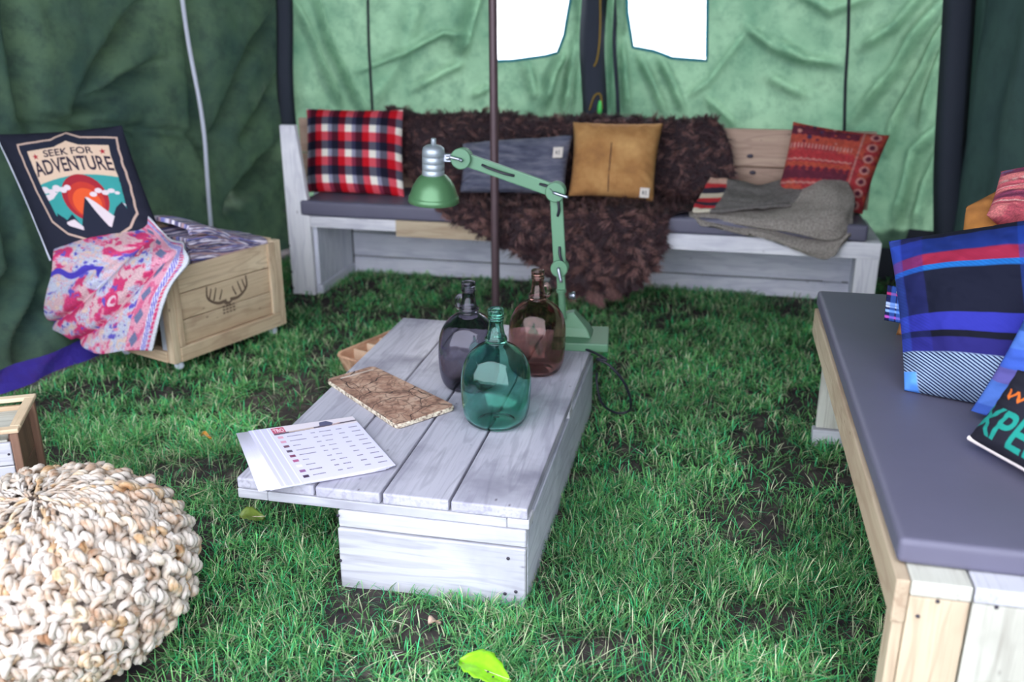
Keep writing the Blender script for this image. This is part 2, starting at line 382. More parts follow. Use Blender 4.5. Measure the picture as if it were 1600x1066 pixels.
def pillow(name, label, corners, thick, mat, art=None, twill=None, n=70, pinch=.07, wrinkle=.006, cat='cushion', group=None, seed=0, piping=None, flat=4, back=1.0, top_dip=0.0):
    """corners: bottom left, bottom right, top right, top left seen from its face"""
    BL, BR, TR, TL = [np.array(c, float) for c in corners]
    a = np.linspace(-1, 1, n); A, B = np.meshgrid(a, a, indexing='ij')
    A2 = A * (1 - pinch * (1 - B ** 2)); B2 = B * (1 - pinch * (1 - A ** 2))
    B2 = B2 - top_dip * (1 - A ** 2) * (B + 1) / 2
    U, Vv = (A2 + 1) / 2, (B2 + 1) / 2
    P = (BL[None, None] * ((1 - U) * (1 - Vv))[..., None] + BR * (U * (1 - Vv))[..., None] + TR * (U * Vv)[..., None] + TL * ((1 - U) * Vv)[..., None])
    nrm = np.cross(BR - BL, TL - BL); nrm /= np.linalg.norm(nrm)
    h = ((1 - np.abs(A) ** flat) * (1 - np.abs(B) ** flat)) ** .62 * thick / 2
    wr = wrinkle * (fbm(A * 2.2 + 5 + seed, B * 2.2 + 3, seed) - .47) * 2 * np.clip(1.2 - h / thick, 0, 1)
    # seams pull radial puckers out of the corners
    ed = np.maximum(np.abs(A), np.abs(B)); pk = np.sin(np.arctan2(A, B) * 26 + seed) * .0025 * np.clip((ed - .6) / .3, 0, 1) * np.clip((1 - ed) / .08, 0, 1)
    Fr = P + nrm * (h + (wr + pk) * (ed < .999))[..., None]; Bk = P - nrm * (h * back)[..., None]
    V = np.concatenate([Fr.reshape(-1, 3), Bk.reshape(-1, 3)])
    F = np.concatenate([grid_faces(n, n, flip=True), grid_faces(n, n, n * n)])
    bd = [i * n for i in range(n)]
    # weld rims: back rim vertices reuse the front ones
    rim = (np.abs(A) == 1) | (np.abs(B) == 1); idx = np.arange(2 * n * n); r = np.where(rim.ravel())[0]; idx[n * n + r] = r; F = idx[F]
    c = (BL + BR + TR + TL) / 4
    o = link(name, mesh_np(name, V - c, F), mat, None, c)
    uu = np.concatenate([((A + 1) / 2).ravel()] * 2); vv = np.concatenate([((B + 1) / 2).ravel()] * 2)
    W, Hh = np.linalg.norm(BR - BL), np.linalg.norm(TL - BL)
    me = o.data
    if art is not None:
        set_cols(me, art.sample(uu, vv)); set_uv(me, np.stack([uu * W, vv * Hh], 1))
        if twill is not None: set_cols(me, twill.sample(uu, vv), 'Twill')
    if label: tag(o, label, cat, group)
    if piping is not None:
        k = np.linspace(-1, 1, 30); rp = np.concatenate([np.stack([k, -np.ones(30)], 1), np.stack([np.ones(30), k], 1), np.stack([-k, np.ones(30)], 1), np.stack([-np.ones(30), -k], 1)])
        sel = rp if piping[1] is None else rp[piping[1][0]:piping[1][1]]
        Q = []
        for x, y in sel:
            x2 = x * (1 - pinch * (1 - y * y)); y2 = y * (1 - pinch * (1 - x * x)); u_, v_ = (x2 + 1) / 2, (y2 + 1) / 2
            Q.append(BL * (1 - u_) * (1 - v_) + BR * u_ * (1 - v_) + TR * u_ * v_ + TL * (1 - u_) * v_ - c)
        q = np.array(Q); q = q[np.concatenate([[True], np.linalg.norm(np.diff(q, axis=0), axis=1) > 1e-5])]
        Vt, Ft = tube_vf(q, piping[2], 6); tag(link('piping', mesh_np('piping', Vt, Ft), piping[0], o), piping[3])
    return o
def cloth(ctrl, n, m, wrinkle=.004, seed=0, freq=6):
    """bicubic sheet through a grid of points (rows, cols, 3)"""
    G = np.array(ctrl, float); R_, Cc = G.shape[:2]
    H1 = np.stack([spline(G[:, j], n) for j in range(Cc)], 1); H2 = np.stack([spline(H1[i], m) for i in range(n)], 0)
    du = np.gradient(H2, axis=1); dv = np.gradient(H2, axis=0); N = np.cross(du, dv); N /= np.linalg.norm(N, axis=2)[..., None] + 1e-9
    A, B = np.meshgrid(np.linspace(0, 1, n), np.linspace(0, 1, m), indexing='ij')
    H2 = H2 + N * (wrinkle * (fbm(A * freq + 3, B * freq + 9, seed) - .47) * 2)[..., None]
    return H2, A, B, N
def cloth_obj(name, H2, mat, thick, A=None, B=None, art=None, parent=None, size=(1, 1)):
    n, m = H2.shape[:2]; V = H2.reshape(-1, 3); c = (V.min(0) + V.max(0)) / 2
    o = link(name, mesh_np(name, V - c, grid_faces(n, m)), mat, parent, c)
    if art is not None:
        u, v = B.ravel(), 1 - A.ravel(); set_cols(o.data, art.sample(u, v)); set_uv(o.data, np.stack([u * size[0], v * size[1]], 1))
    if thick:
        md = o.modifiers.new('thickness', 'SOLIDIFY'); md.thickness = thick; md.offset = 0
    return o

# ================================================================== SETTING
# ---- lawn: bare soil sheet with a real sward standing on it
gx, gy = np.meshgrid(np.linspace(-6, 5, 180), np.linspace(-3, 9, 180), indexing='ij')
gz = (fbm(gx * 2.1, gy * 2.1, 5) - .47) * .035 - .012
V = np.stack([gx, gy, gz], -1).reshape(-1, 3)
floor = link('floor', mesh_np('floor', V, grid_faces(180, 180, flip=True)), M['soil']); tag(floor, 'dark damp soil under the lawn inside the tent', None, None, 'structure')

solids = [(-.88, -.37, 1.93, 3.2, 0)]   # (x0,x1,y0,y1) footprints kept free of blades
POUF = (-1.405, 1.555, .315, .195)
def blades(n, x0, x1, y0, y1, L, W, dens_seed, keep):
    nt = n // 9; cx_, cy_ = rng.uniform(x0, x1, nt), rng.uniform(y0, y1, nt); own = rng.integers(0, nt, n)   # blades grow in small tufts
    x = cx_[own] + rng.normal(0, .010, n); y = cy_[own] + rng.normal(0, .010, n); tuft = rng.uniform(0, 1, nt)[own]
    # camera-visible wedge plus a margin
    tl = np.arctan2(x, y); ok = (tl > -math.radians(48)) & (tl < math.radians(27))
    d = fbm(x * 5, y * 5, dens_seed); d2 = fbm(x * 1.7 + 9, y * 1.7, dens_seed + 4)
    ok &= rng.uniform(0, 1, n) < np.clip((d - .30) * 3.6, .12, 1)
    ok &= ~((x > -.88) & (x < -.38) & (y > 1.93) & (y < 3.2)); ok &= (x - POUF[0]) ** 2 + (y - POUF[1]) ** 2 > .25 ** 2
    ok &= ~((x > .38) & (x < .95) & (y > 1.49) & (y < 1.56)); ok &= y < 5.24; ok &= (x > np.interp(y, [.6, 2.4, 2.8, 3.25, 3.6, 4.2, 5.3], [-3.15, -2.85, -2.66, -2.54, -2.60, -2.58, -2.45]) + .06) & (x < 1.12)
    ok &= ~((x > -2.11) & (x < -1.97) & (y > 4.35) & (y < 4.42)); ok &= ~((x > -2.1) & (x < .8) & (y > 4.84))
    ax, ay = (x - cx_[own])[ok], (y - cy_[own])[ok]; x, y, d, d2, tuft = x[ok], y[ok], d[ok], d2[ok], tuft[ok]; n = len(x)
    z = (fbm(x * 2.1, y * 2.1, 5) - .47) * .035 - .014
    ln = L * rng.uniform(.45, 1.35, n) * (.65 + d2 * .7); th = np.arctan2(ay, ax) + rng.normal(0, .8, n)
    lean = rng.uniform(.2, 1.35, n); wd = W * rng.uniform(.6, 1.3, n)
    hx, hy = np.cos(th), np.sin(th); sx, sy = -hy, hx; base = np.stack([x, y, z], 1); V = np.zeros((n, 7, 3))
    for k, t in enumerate((0, .38, .72, 1.0)):
        px_ = hx * lean * ln * t ** 1.6; py_ = hy * lean * ln * t ** 1.6; pz = ln * (t - .42 * lean * t * t) * .92
        c = base + np.stack([px_, py_, pz], 1); ww = wd * (1, .9, .62, 0)[k] / 2; off = np.stack([sx * ww, sy * ww, ww * 0], 1)
        if k < 3: V[:, 2 * k] = c - off; V[:, 2 * k + 1] = c + off
        else: V[:, 6] = c
    o = (np.arange(n) * 7)[:, None]
    T_ = np.array([[0, 1, 3], [0, 3, 2], [2, 3, 5], [2, 5, 4], [4, 5, 6]])
    F = (o[:, None] + T_[None]).reshape(-1, 3)
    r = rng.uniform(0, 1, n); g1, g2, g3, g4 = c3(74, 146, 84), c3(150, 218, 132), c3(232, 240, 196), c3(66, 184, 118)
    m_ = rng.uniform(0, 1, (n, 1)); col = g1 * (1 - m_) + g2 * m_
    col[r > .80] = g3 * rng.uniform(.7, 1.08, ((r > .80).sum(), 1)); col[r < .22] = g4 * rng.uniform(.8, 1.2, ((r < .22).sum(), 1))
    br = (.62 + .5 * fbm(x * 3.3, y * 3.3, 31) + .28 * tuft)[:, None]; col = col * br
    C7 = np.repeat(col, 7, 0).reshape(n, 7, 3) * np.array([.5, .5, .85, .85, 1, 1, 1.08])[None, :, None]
    return V.reshape(-1, 3), F, C7.reshape(-1, 3)
A1 = blades(170000, -2.7, 1.0, 1.15, 2.7, .060, .0030, 11, None)
A2 = blades(165000, -2.7, 1.25, 2.7, 5.5, .050, .0042, 12, None)
A3 = blades(9000, -2.6, 1.25, .7, 1.15, .05, .003, 13, None)
GV = np.concatenate([A1[0], A2[0], A3[0]]); GF = np.concatenate([A1[1], A2[1] + len(A1[0]), A3[1] + len(A1[0]) + len(A2[0])])
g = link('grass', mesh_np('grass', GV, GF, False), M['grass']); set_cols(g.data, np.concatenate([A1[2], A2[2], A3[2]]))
tag(g, 'green lawn of thin tousled blades covering the tent floor', 'grass', None, 'stuff')

# ---- tent walls
def inside(px_, py_, poly):
    P = np.array(poly); r = np.zeros(px_.shape, bool)
    for k in range(len(P)):
        xa, ya = P[k]; xb, yb = P[(k + 1) % len(P)]
        if ya == yb: continue
        r ^= ((ya > py_) != (yb > py_)) & (px_ < (xb - xa) * (py_ - ya) / (yb - ya) + xa)
    return r
def fold_sum(X, Y, folds):
    D = np.zeros(X.shape)
    for pts, wd, dp in folds:
        best = np.full(X.shape, 1e9); tt = np.zeros(X.shape); sg = np.zeros(X.shape); P = np.array(pts, float); L = len(P) - 1
        for k in range(L):
            a, b = P[k], P[k + 1]; d = b - a; q = d @ d
            t = np.clip(((X - a[0]) * d[0] + (Y - a[1]) * d[1]) / q, 0, 1)
            ex, ey = X - a[0] - t * d[0], Y - a[1] - t * d[1]; ds = np.hypot(ex, ey); mk = ds < best
            best = np.where(mk, ds, best); tt = np.where(mk, (k + t) / L, tt)
        env = np.clip(np.minimum(tt * 4 + .35, (1 - tt) * 4 + .25), 0, 1)
        D += dp * 2.2 * env * np.exp(-(best / wd) ** 2)
    return D
WT = 5.27
def bw(px_, py_): p = T(px_, py_, WT); return (p[0], p[2])
W1 = [bw(769, -130), bw(769, 96), bw(800, 95), bw(850, 88), bw(868, 83), bw(880, 55), bw(890, 0), bw(897, -130)]
W2 = [bw(976, -130), bw(980, 20), bw(988, 74), bw(1020, 80), bw(1050, 91), bw(1104, 95), bw(1107, -130)]
X0, X1, ZT = -2.47, 1.30, 2.35
xs = np.arange(X0, X1 + .006, .012); zs = np.arange(.17, ZT, .012)
GX, GZ = np.meshgrid(xs, zs, indexing='ij')
# pull grid points onto the window outlines
for Wp in (W1, W2):
    P = np.array(Wp)
    bd = np.full(GX.shape, 1e9); tx, tz = GX.copy(), GZ.copy()
    for k in range(len(P)):
        a, b = P[k], P[(k + 1) % len(P)]; d = b - a; t = np.clip(((GX - a[0]) * d[0] + (GZ - a[1]) * d[1]) / (d @ d), 0, 1)
        qx, qz = a[0] + t * d[0], a[1] + t * d[1]; ds = np.hypot(GX - qx, GZ - qz); mk = ds < bd
        bd = np.where(mk, ds, bd); tx = np.where(mk, qx, tx); tz = np.where(mk, qz, tz)
    mk = bd < .0065; GX = np.where(mk, tx, GX); GZ = np.where(mk, tz, GZ)
B = bw
folds = [([B(470, -60), B(505, 60), B(535, 120), B(560, 175)], .022, .05), ([B(452, 0), B(500, 110), B(528, 165)], .018, .035), ([B(490, 90), B(525, 170)], .014, .02),
         ([B(555, 112), B(640, 75), B(685, 52), B(720, 56)], .018, .035), ([B(745, -30), B(725, 40), B(712, 90)], .04, .07), ([B(640, 140), B(690, 112), B(720, 100)], .025, .03),
         ([B(560, 175), B(620, 90), B(650, -20)], .06, .03), ([B(735, 150), B(765, 135)], .02, .025), ([B(820, 100), B(835, 160)], .03, .03),
         ([B(878, 80), B(858, 120), B(846, 170)], .028, .07), ([B(893, 60), B(886, 120), B(878, 180)], .018, .05), ([B(905, -60), B(902, 60), B(897, 180)], .022, .05),
         ([B(955, -60), B(958, 80), B(955, 185)], .02, .05), ([B(970, 60), B(974, 120), B(980, 180)], .02, .05), ([B(965, -60), B(968, 60)], .02, -.04),
         ([B(998, 90), B(1018, 130), B(1038, 178)], .018, .04), ([B(1030, 90), B(1050, 130), B(1068, 175)], .022, .04), ([B(1075, 150), B(1105, 130), B(1170, 45)], .02, .02),
         ([B(1165, 40), B(1210, 75), B(1260, 98)], .022, .03), ([B(1105, 155), B(1130, 178), B(1150, 198)], .02, .03), ([B(1200, 120), B(1260, 150)], .025, .025),
         ([B(1240, -20), B(1300, 15), B(1370, -10)], .03, .03), ([B(1210, 60), B(1260, 92), B(1310, 100)], .022, .035),
         ([B(1480, 0), B(1430, 60), B(1400, 110), B(1330, 190)], .03, .06), ([B(1488, 20), B(1445, 110), B(1400, 190), B(1385, 240)], .022, .05), ([B(1470, -40), B(1400, 40), B(1345, 75)], .028, .04),
         ([B(1486, 60), B(1460, 130), B(1440, 200)], .02, .04), ([B(1470, 200), B(1430, 240), B(1415, 300), B(1395, 360)], .03, .05), ([B(1482, 230), B(1450, 290), B(1430, 370)], .03, .05)]
DY = fold_sum(GX, GZ, folds) + (fbm(GX * 1.6, GZ * 1.1, 3) - .47) * .10 + (fbm(GX * 5, GZ * 4, 9) - .47) * .035 + (fbm(GX * 11 + GZ * 6, GZ * 7 - GX * 4, 19) - .47) * .016
DY += .006 * np.sin(GX * 60 + GZ * 9) * np.clip(1 - np.abs(GX + .68) / .2, 0, 1)
GY = WT + DY + .03
Fq = grid_faces(*GX.shape); cxs = GX.ravel()[Fq].mean(1); czs = GZ.ravel()[Fq].mean(1)
Fq = Fq[~(inside(cxs, czs, W1) | inside(cxs, czs, W2))]
wall_back = link('wall_back', mesh_np('wall_back', np.stack([GX, GY, GZ], -1).reshape(-1, 3), Fq), M['canvas'])
tag(wall_back, 'pale green creased canvas rear wall of the tent', None, None, 'structure')
def wy(x, z):   # wall surface depth at a point
    i = int(np.clip((x - X0) / .012, 0, GY.shape[0] - 1)); j = int(np.clip((z - .17) / .012, 0, GY.shape[1] - 1)); return GY[i, j]
for k, Wp in enumerate((W1, W2)):
    P = np.array(Wp + [Wp[0]]); Q = []
    for a, b in zip(P[:-1], P[1:]):
        m_ = max(2, int(np.linalg.norm(b - a) / .03)); Q += [a + (b - a) * t for t in np.linspace(0, 1, m_, endpoint=False)]
    Q = np.array(Q); pts = np.array([(x, wy(x, z) - .004, z) for x, z in Q])
    wn = thing(f'window_{k + 1}', ('frosted tent window pane nearer the centre pole' if k == 0 else 'frosted tent window pane right of the dark centre strap'), None, (pts[:, 0].mean(), WT, pts[:, 2].mean()))
    wn['kind'] = 'structure'; c = np.array(wn.location)
    Vt, Ft = tube_vf(pts - c, .009, 6, closed=True); Vt[:, 1] = Vt[:, 1]; link('frame', mesh_np('frame', Vt, Ft), M['teal'], wn)  # window edge coloured as a lens fringe
    pv = pts.copy(); pv[:, 1] = pts[:, 1] + .004; cen = pv.mean(0); Vp = np.vstack([pv, cen]) - c; nn = len(pv)
    link('pane', mesh_np('pane', Vp, [(i, (i + 1) % nn, nn) for i in range(nn)]), M['pane'], wn)

# dark mud flap at the foot of the rear wall
xx = np.linspace(X0 - .1, X1 + .1, 120); zz = np.linspace(-.02, .28, 10); HX, HZ = np.meshgrid(xx, zz, indexing='ij')
HY = WT + .02 + .03 * np.sin(HX * 9) - (.28 - HZ) * .15 + .01
tag(link('trim_1', mesh_np('trim_1', np.stack([HX, HY, HZ], -1).reshape(-1, 3), grid_faces(120, 10)), M['hemdark']), 'dark mud flap along the foot of the rear wall', None, None, 'structure')

# left wall: leans out, billows, ends in a purple mud flap
ys = np.arange(.6, WT + .12, .018); zs = np.arange(.02, ZT, .018); LY, LZ = np.meshgrid(ys, zs, indexing='ij')
base = np.interp(LY, [.6, 2.4, 2.8, 3.25, 3.6, 4.2, 5.3], [-3.15, -2.85, -2.66, -2.56, -2.62, -2.60, -2.47])
out = np.clip(LZ / .75, 0, 1) ** .8 * np.interp(LY, [.6, 3.0, 4.0, 4.8, 5.3], [.4, .42, .22, .05, .0])
def Lw(px_, py_):
    p = S(px_, py_, -2.7); return (p[1], p[2])
lf = [([Lw(40, 0), Lw(58, 100), Lw(75, 190)], .05, .10), ([Lw(95, 0), Lw(112, 120), Lw(128, 200)], .05, .08), ([Lw(250, 0), Lw(210, 90), Lw(180, 190)], .04, .08),
      ([Lw(268, 95), Lw(225, 135), Lw(190, 180)], .03, .06), ([Lw(292, 0), Lw(300, 120), Lw(310, 240)], .05, .09), ([Lw(400, -10), Lw(355, 80), Lw(320, 230)], .035, .09),
      ([Lw(420, 30), Lw(385, 140), Lw(350, 220)], .03, .07), ([Lw(425, 150), Lw(395, 230), Lw(350, 320)], .04, .09), ([Lw(110, 180), Lw(160, 190), Lw(330, 215)], .02, .03),
      ([Lw(0, 520), Lw(60, 430), Lw(75, 330)], .04, .07), ([Lw(20, 560), Lw(90, 450)], .03, .06), ([Lw(230, 330), Lw(250, 250), Lw(255, 190)], .05, .05), ([Lw(15, 60), Lw(25, 190)], .04, .06),
      ([Lw(330, 330), Lw(370, 260), Lw(430, 200)], .035, .06)]
LX = base - out - fold_sum(LY, LZ, lf) + (fbm(LY * 1.4, LZ * 1.2, 41) - .47) * .14 + (fbm(LY * 4, LZ * 4, 43) - .47) * .05 + (fbm(LY * 10, LZ * 8, 47) - .47) * .02
tag(link('wall_left', mesh_np('wall_left', np.stack([LX, LY, LZ], -1).reshape(-1, 3), grid_faces(*LX.shape, flip=True)), M['canvas_shaded']), 'sagging green canvas left wall of the tent, its shade put into the colour', None, None, 'structure')
hy = np.linspace(.8, 4.4, 120); hv = np.linspace(0, 1, 8); HY, HV = np.meshgrid(hy, hv, indexing='ij')
HB = np.interp(HY, [.6, 2.4, 2.8, 3.25, 3.6, 4.2, 5.3], [-3.15, -2.85, -2.66, -2.56, -2.62, -2.60, -2.47])
HX = HB + .03 + .055 * HV + .012 * np.sin(HY * 21 + HV * 4) + .02 * fbm(HY * 12, HV * 3, 8); HZ = .07 * (1 - HV) ** 1.1 + .022 + .012 * fbm(HY * 8, HV * 3, 3)
o = link('baseboard_left', mesh_np('baseboard_left', np.stack([HX, HY, HZ], -1).reshape(-1, 3), grid_faces(120, 8)), M['hem'])
tag(o, 'purple plastic mud flap along the foot of the left wall', None, None, 'structure')

# right wall, its shade put into a dark colour
ys = np.arange(.5, WT + .05, .03); zs = np.arange(0, ZT, .03); RY, RZ = np.meshgrid(ys, zs, indexing='ij')
RX = 1.20 + .12 * np.clip(1 - RY / 5.3, 0, 1) + (fbm(RY * 1.6, RZ * .8, 61) - .47) * .14 + .02 * np.sin(RY * 11 + RZ * 1.5)
tag(link('wall_right', mesh_np('wall_right', np.stack([RX, RY, RZ], -1).reshape(-1, 3), grid_faces(*RX.shape)), M['canvas_side']), 'canvas right wall of the tent, coloured dark for its shade', None, None, 'structure')
# unseen tent roof, its front edge set so light enters low
rx = np.linspace(-3.3, 1.5, 40); ry = np.linspace(1.0, 5.45, 40); QX, QY = np.meshgrid(rx, ry, indexing='ij')
QZ = ZT - .02 + .55 * (1 - np.abs(QX + .9) / 2.4) - .03 * np.sin(QX * 5) * np.sin(QY * 2)
tag(link('ceiling', mesh_np('ceiling', np.stack([QX, QY, QZ], -1).reshape(-1, 3), grid_faces(40, 40)), M['canvas_side']), 'unseen dark canvas roof of the tent, shaping the light inside', None, None, 'structure')
gx_, gz_ = np.linspace(-3.3, 1.5, 40), np.linspace(0, 1, 4); QX, Qv = np.meshgrid(gx_, gz_, indexing='ij'); top = ZT - .02 + .55 * (1 - np.abs(QX + .9) / 2.4)
tag(link('wall_gable', mesh_np('wall_gable', np.stack([QX, 0 * QX + WT + .06, ZT - .3 + (top - ZT + .3) * Qv], -1).reshape(-1, 3), grid_faces(40, 4)), M['canvas_side']), 'upper canvas of the rear wall', None, None, 'structure')

# dark straps and corner bands of the tent
def band(name, a, b, width, mat, label, depth=.03, off=.0, cat=None):
    n = 40; t = np.linspace(0, 1, n)[:, None]; P = np.array(a) * (1 - t) + np.array(b) * t
    P[:, 1] += .012 * np.sin(t[:, 0] * 11); P[:, 0] += .008 * np.sin(t[:, 0] * 7 + 1)
    V = []
    for p in P: V += [(p[0] - width / 2, p[1], p[2]), (p[0] - width * .2, p[1] - depth, p[2]), (p[0] + width * .25, p[1] - depth * .8, p[2]), (p[0] + width / 2, p[1], p[2]), (p[0], p[1] + .01, p[2])]
    F = []
    for i in range(n - 1):
        for k in range(5): F.append((i * 5 + k, i * 5 + (k + 1) % 5, (i + 1) * 5 + (k + 1) % 5, (i + 1) * 5 + k))
    F += [(4, 3, 2, 1, 0), tuple(range((n - 1) * 5, n * 5))]
    o = centred(name, np.array(V), F, mat); 
    return tag(o, label, None, None, 'structure')
p0, p1 = T(437, -60, 5.2), T(462, 360, 5.2)
band('trim_2', p0, p1, .105, M['strap'], 'dark canvas band in the rear left corner of the tent')
p0, p1 = T(927, -60, 5.2), T(928, 200, 5.2)
band('trim_3', p0, p1, .135, M['strap'], 'dark vertical canvas strap between the two tent windows')
p0, p1 = T(961, -60, 5.26), T(964, 190, 5.26)
band('trim_4', p0, p1, .022, M['strap'], 'narrow dark seam right of the central strap', .012)
p0, p1 = T(1500, -60, 5.1), T(1478, 430, 5.1)
band('trim_5', p0, p1, .15, M['strap'], 'dark canvas band in the rear right corner of the tent', .05)
def hang(name, pix, t, r, mat, label, cat='cord', plane=T):
    pts = [plane(x, y, t) for x, y in pix]
    return tag(tube(name, pts, r, mat, None, 6, 40), label, cat)
hang('hanging_cord', [(574, -50), (576, 60), (579, 120), (582, 175)], 5.2, .008, M['cord'], 'dark cord hanging down the rear wall behind the red plaid cushion')
hang('hanging_cord', [(1327, -50), (1325, 60), (1321, 130), (1319, 215)], 5.2, .009, M['cord'], 'dark cord hanging down the rear wall above the kilim cushion')
pts = [S(x, y, s) for x, y, s in ((281, -40, -2.58), (285, 0, -2.58), (296, 75, -2.6), (312, 160, -2.6), (320, 220, -2.58), (324, 280, -2.56), (330, 360, -2.5))]
tag(tube('cable', pts, .011, M['white'], None, 8, 60), 'pale grey cable running down the dark left tent wall', 'cable')
r1 = [T(936, -40, 5.162), T(938, 10, 5.162), T(937, 60, 5.162), T(933, 92, 5.162), T(928, 104, 5.162)]
tag(tube('yellow_rope', r1, .005, M['brass'], None, 6, 50), 'frayed yellow rope hanging on the dark centre strap', 'rope')
r2 = [T(921, 172, 5.165), T(929, 150, 5.165), T(938, 148, 5.165), T(941, 170, 5.165)]
tag(tube('yellow_rope', r2, .005, M['brass'], None, 6, 30), 'short bent yellow rope end just above the fur throw', 'rope')
tag(lathe('plastic_peg', [(.001, -.045), (.010, -.038), (.013, -.01), (.011, .02), (.006, .04), (.001, .045)], plain('bright_green_plastic', srgb(90, 230, 110), .4), None, tuple(T(937, 170, 5.155)), n=12), 'small bright green plastic peg above the fur throw', 'peg')

# tent pole
pb = np.array([-.985, 4.22, 0.]); pp = thing('tent_pole', 'brown steel tent pole standing behind the coffee table', 'pole', tuple(pb))
a = T(770, 0, 4.22) - pb; k_ = (2.6) / a[2]
V, F = tube_vf([(0, 0, -.03), (a[0] * k_ * .5, 0, 1.3), (a[0] * k_, 0, 2.6)], .0195, 20); link('shaft', mesh_np('shaft', V, F), M['pole'], pp)
lathe('base_plate', [(.05, 0), (.05, .006), (.024, .008), (.024, .04)], M['pole'], pp, n=24)

# ================================================================== COFFEE TABLE
tb = thing('coffee_table', 'whitewashed plank coffee table on an offset box base', 'table', (-.76, 2.6, 0))
o_ = np.array([-.76, 2.6, 0])
def tp(name, lo, hi, kind, **k): return plank(name, np.array(lo) - o_, np.array(hi) - o_, kind, tb, **k)
ex = [-1.145, -.930, -.752, -.575, -.376]
for i in range(4):
    o = tp('plank', (ex[i] + (.003 if i else 0), 1.950 + (.004, 0, .003, .001)[i], .232), (ex[i + 1] - .004, 3.31, .262), 'tabletop', bev=.005)
for lo, hi in (((-1.145, 1.952, .205), (-1.062, 2.01, .231)), ((-1.0610, 1.951, .205), (-.432, 2.01, .231)), ((-.431, 1.952, .205), (-.376, 2.01, .231))):
    tp('batten', lo, hi, 'whitewash', axis=0, bev=.002)
for y in (2.62, 3.22): tp('batten', (-1.14, y, .205), (-.38, y + .06, .231), 'whitewash', bev=.002)
tp('base_board', (-.868, 1.945, .158), (-.3820, 1.967, .204), 'whitewash', bev=.003)
tp('base_board', (-.870, 1.940, -.02), (-.3820, 1.964, .155), 'whitewash', bev=.003)
tp('base_board', (-.870, 1.965, -.02), (-.846, 3.2, .204), 'greywash', bev=.003)
tp('base_board', (-.408, 1.966, -.02), (-.3815, 3.2, .204), 'greywash', bev=.003)
tp('base_board', (-.845, 3.176, -.02), (-.424, 3.2, .204), 'greywash', bev=.003)
nl = []
for px_, py_, in ((528, 806), (532, 876), (794, 873), (789, 928), (806, 925)):
    p = T(px_, py_, 1.939) - o_; q, f = lathe_vf([(.0048, 0), (.0042, .0016), (.001, .002)], 8)
    q = np.array(q)[:, [0, 2, 1]] * [1, -1, 1] + p; nl.append((q, f))
Vn, Fn = merge(nl); tag(link('nail_heads', mesh_np('nail_heads', Vn, Fn), M['nail'], tb), None, None, None, 'stuff')

# ---- glass jugs
def jug(name, label, loc, s, col, ear, rot=0):
    r = thing(name, label, 'bottle', loc, rot, 'glass jugs on the table')
    prof = [(.001, .012), (.03, .008), (.050, .002), (.058, .0), (.070, .003), (.083, .014), (.093, .036), (.0985, .070), (.1005, .110), (.0995, .145), (.0955, .172), (.087, .196), (.074, .216), (.057, .232), (.041, .242), (.033, .247), (.0305, .252), (.0320, .258), (.0300, .264), (.0255, .272),
            (.0225, .286), (.0205, .302), (.0200, .316), (.0225, .318), (.0225, .321), (.0202, .323), (.0225, .326), (.0225, .329), (.0202, .331), (.0225, .335), (.0228, .343), (.0215, .347), (.0185, .348)]
    prof = [(max(.001, x * s), y) for x, y in prof]
    inner = [(.0170, .344), (.0168, .318), (.0172, .302), (.019, .288), (.0215, .273), (.026, .262), (.0265, .252), (.037, .240), (.054, .2285), (.071, .213), (.084, .193), (.0922, .170), (.0965, .144), (.0975, .110), (.0955, .070), (.0898, .038), (.080, .018), (.066, .008), (.050, .0075), (.03, .013), (.001, .017)]
    inner = [(max(.001, x * s), y) for x, y in inner]
    P = spline(np.array(prof), 110).tolist() + spline(np.array(inner), 70).tolist()
    for q in P: q[0] = max(q[0], .0005)
    Vb, Fb = lathe_vf(P, 64, False); Vb = np.array(Vb)
    # mould-blown body is a little squared
    a = np.arctan2(Vb[:, 1], Vb[:, 0]); sq = 1 - .035 * np.cos(4 * a) * np.exp(-((Vb[:, 2] - .1) / .09) ** 2); Vb[:, 0] *= sq; Vb[:, 1] *= sq
    n_ = 64; m_ = len(Vb); Fb += [tuple(range(n_)), tuple(range(m_ - 1, m_ - n_ - 1, -1))]
    link('body', mesh_np('body', Vb, Fb), col, r)
    if ear:
        q = [(ear * .021, 0, .300), (ear * .031, 0, .299), (ear * .0375, 0, .288), (ear * .0375, 0, .274), (ear * .033, 0, .264), (ear * .0265, 0, .262)]
        V, F = tube_vf(spline(q, 26), np.concatenate([np.full(13, .0072), np.linspace(.0072, .0095, 13)]), 12); F = [tuple(x) for x in F.tolist()] + [tuple(range(11, -1, -1)), tuple(range(len(V) - 12, len(V)))]
        link('ear', mesh_np('ear', V, F), col, r)
    return r
TZ = .2625
jug('green_jug', 'clear sea green glass jug with threaded neck, nearest on the table', (-.567, 2.428, TZ), 1.02, glass('green_glass', (.72, .94, .89, 1)), 0)
jug('smoke_jug', 'smoky grey glass jug with small ear, left and behind the green one', (-.712, 2.68, TZ), .98, glass('smoke_glass', (.68, .67, .72, 1)), -1)
jug('amber_jug', 'brownish purple glass jug with small ear, beside the desk lamp', (-.528, 2.86, TZ), .96, glass('amber_glass', (.82, .69, .67, 1)), 1)

# ---- desk lamp
LT = 3.14
lp = np.array([-.445, LT, TZ]); lamp = thing('desk_lamp', 'mint green jointed desk lamp with steel socket and bell shade', 'lamp', tuple(lp))
Lq = lambda x, y, dt=0: T(x, y, LT + dt) - lp
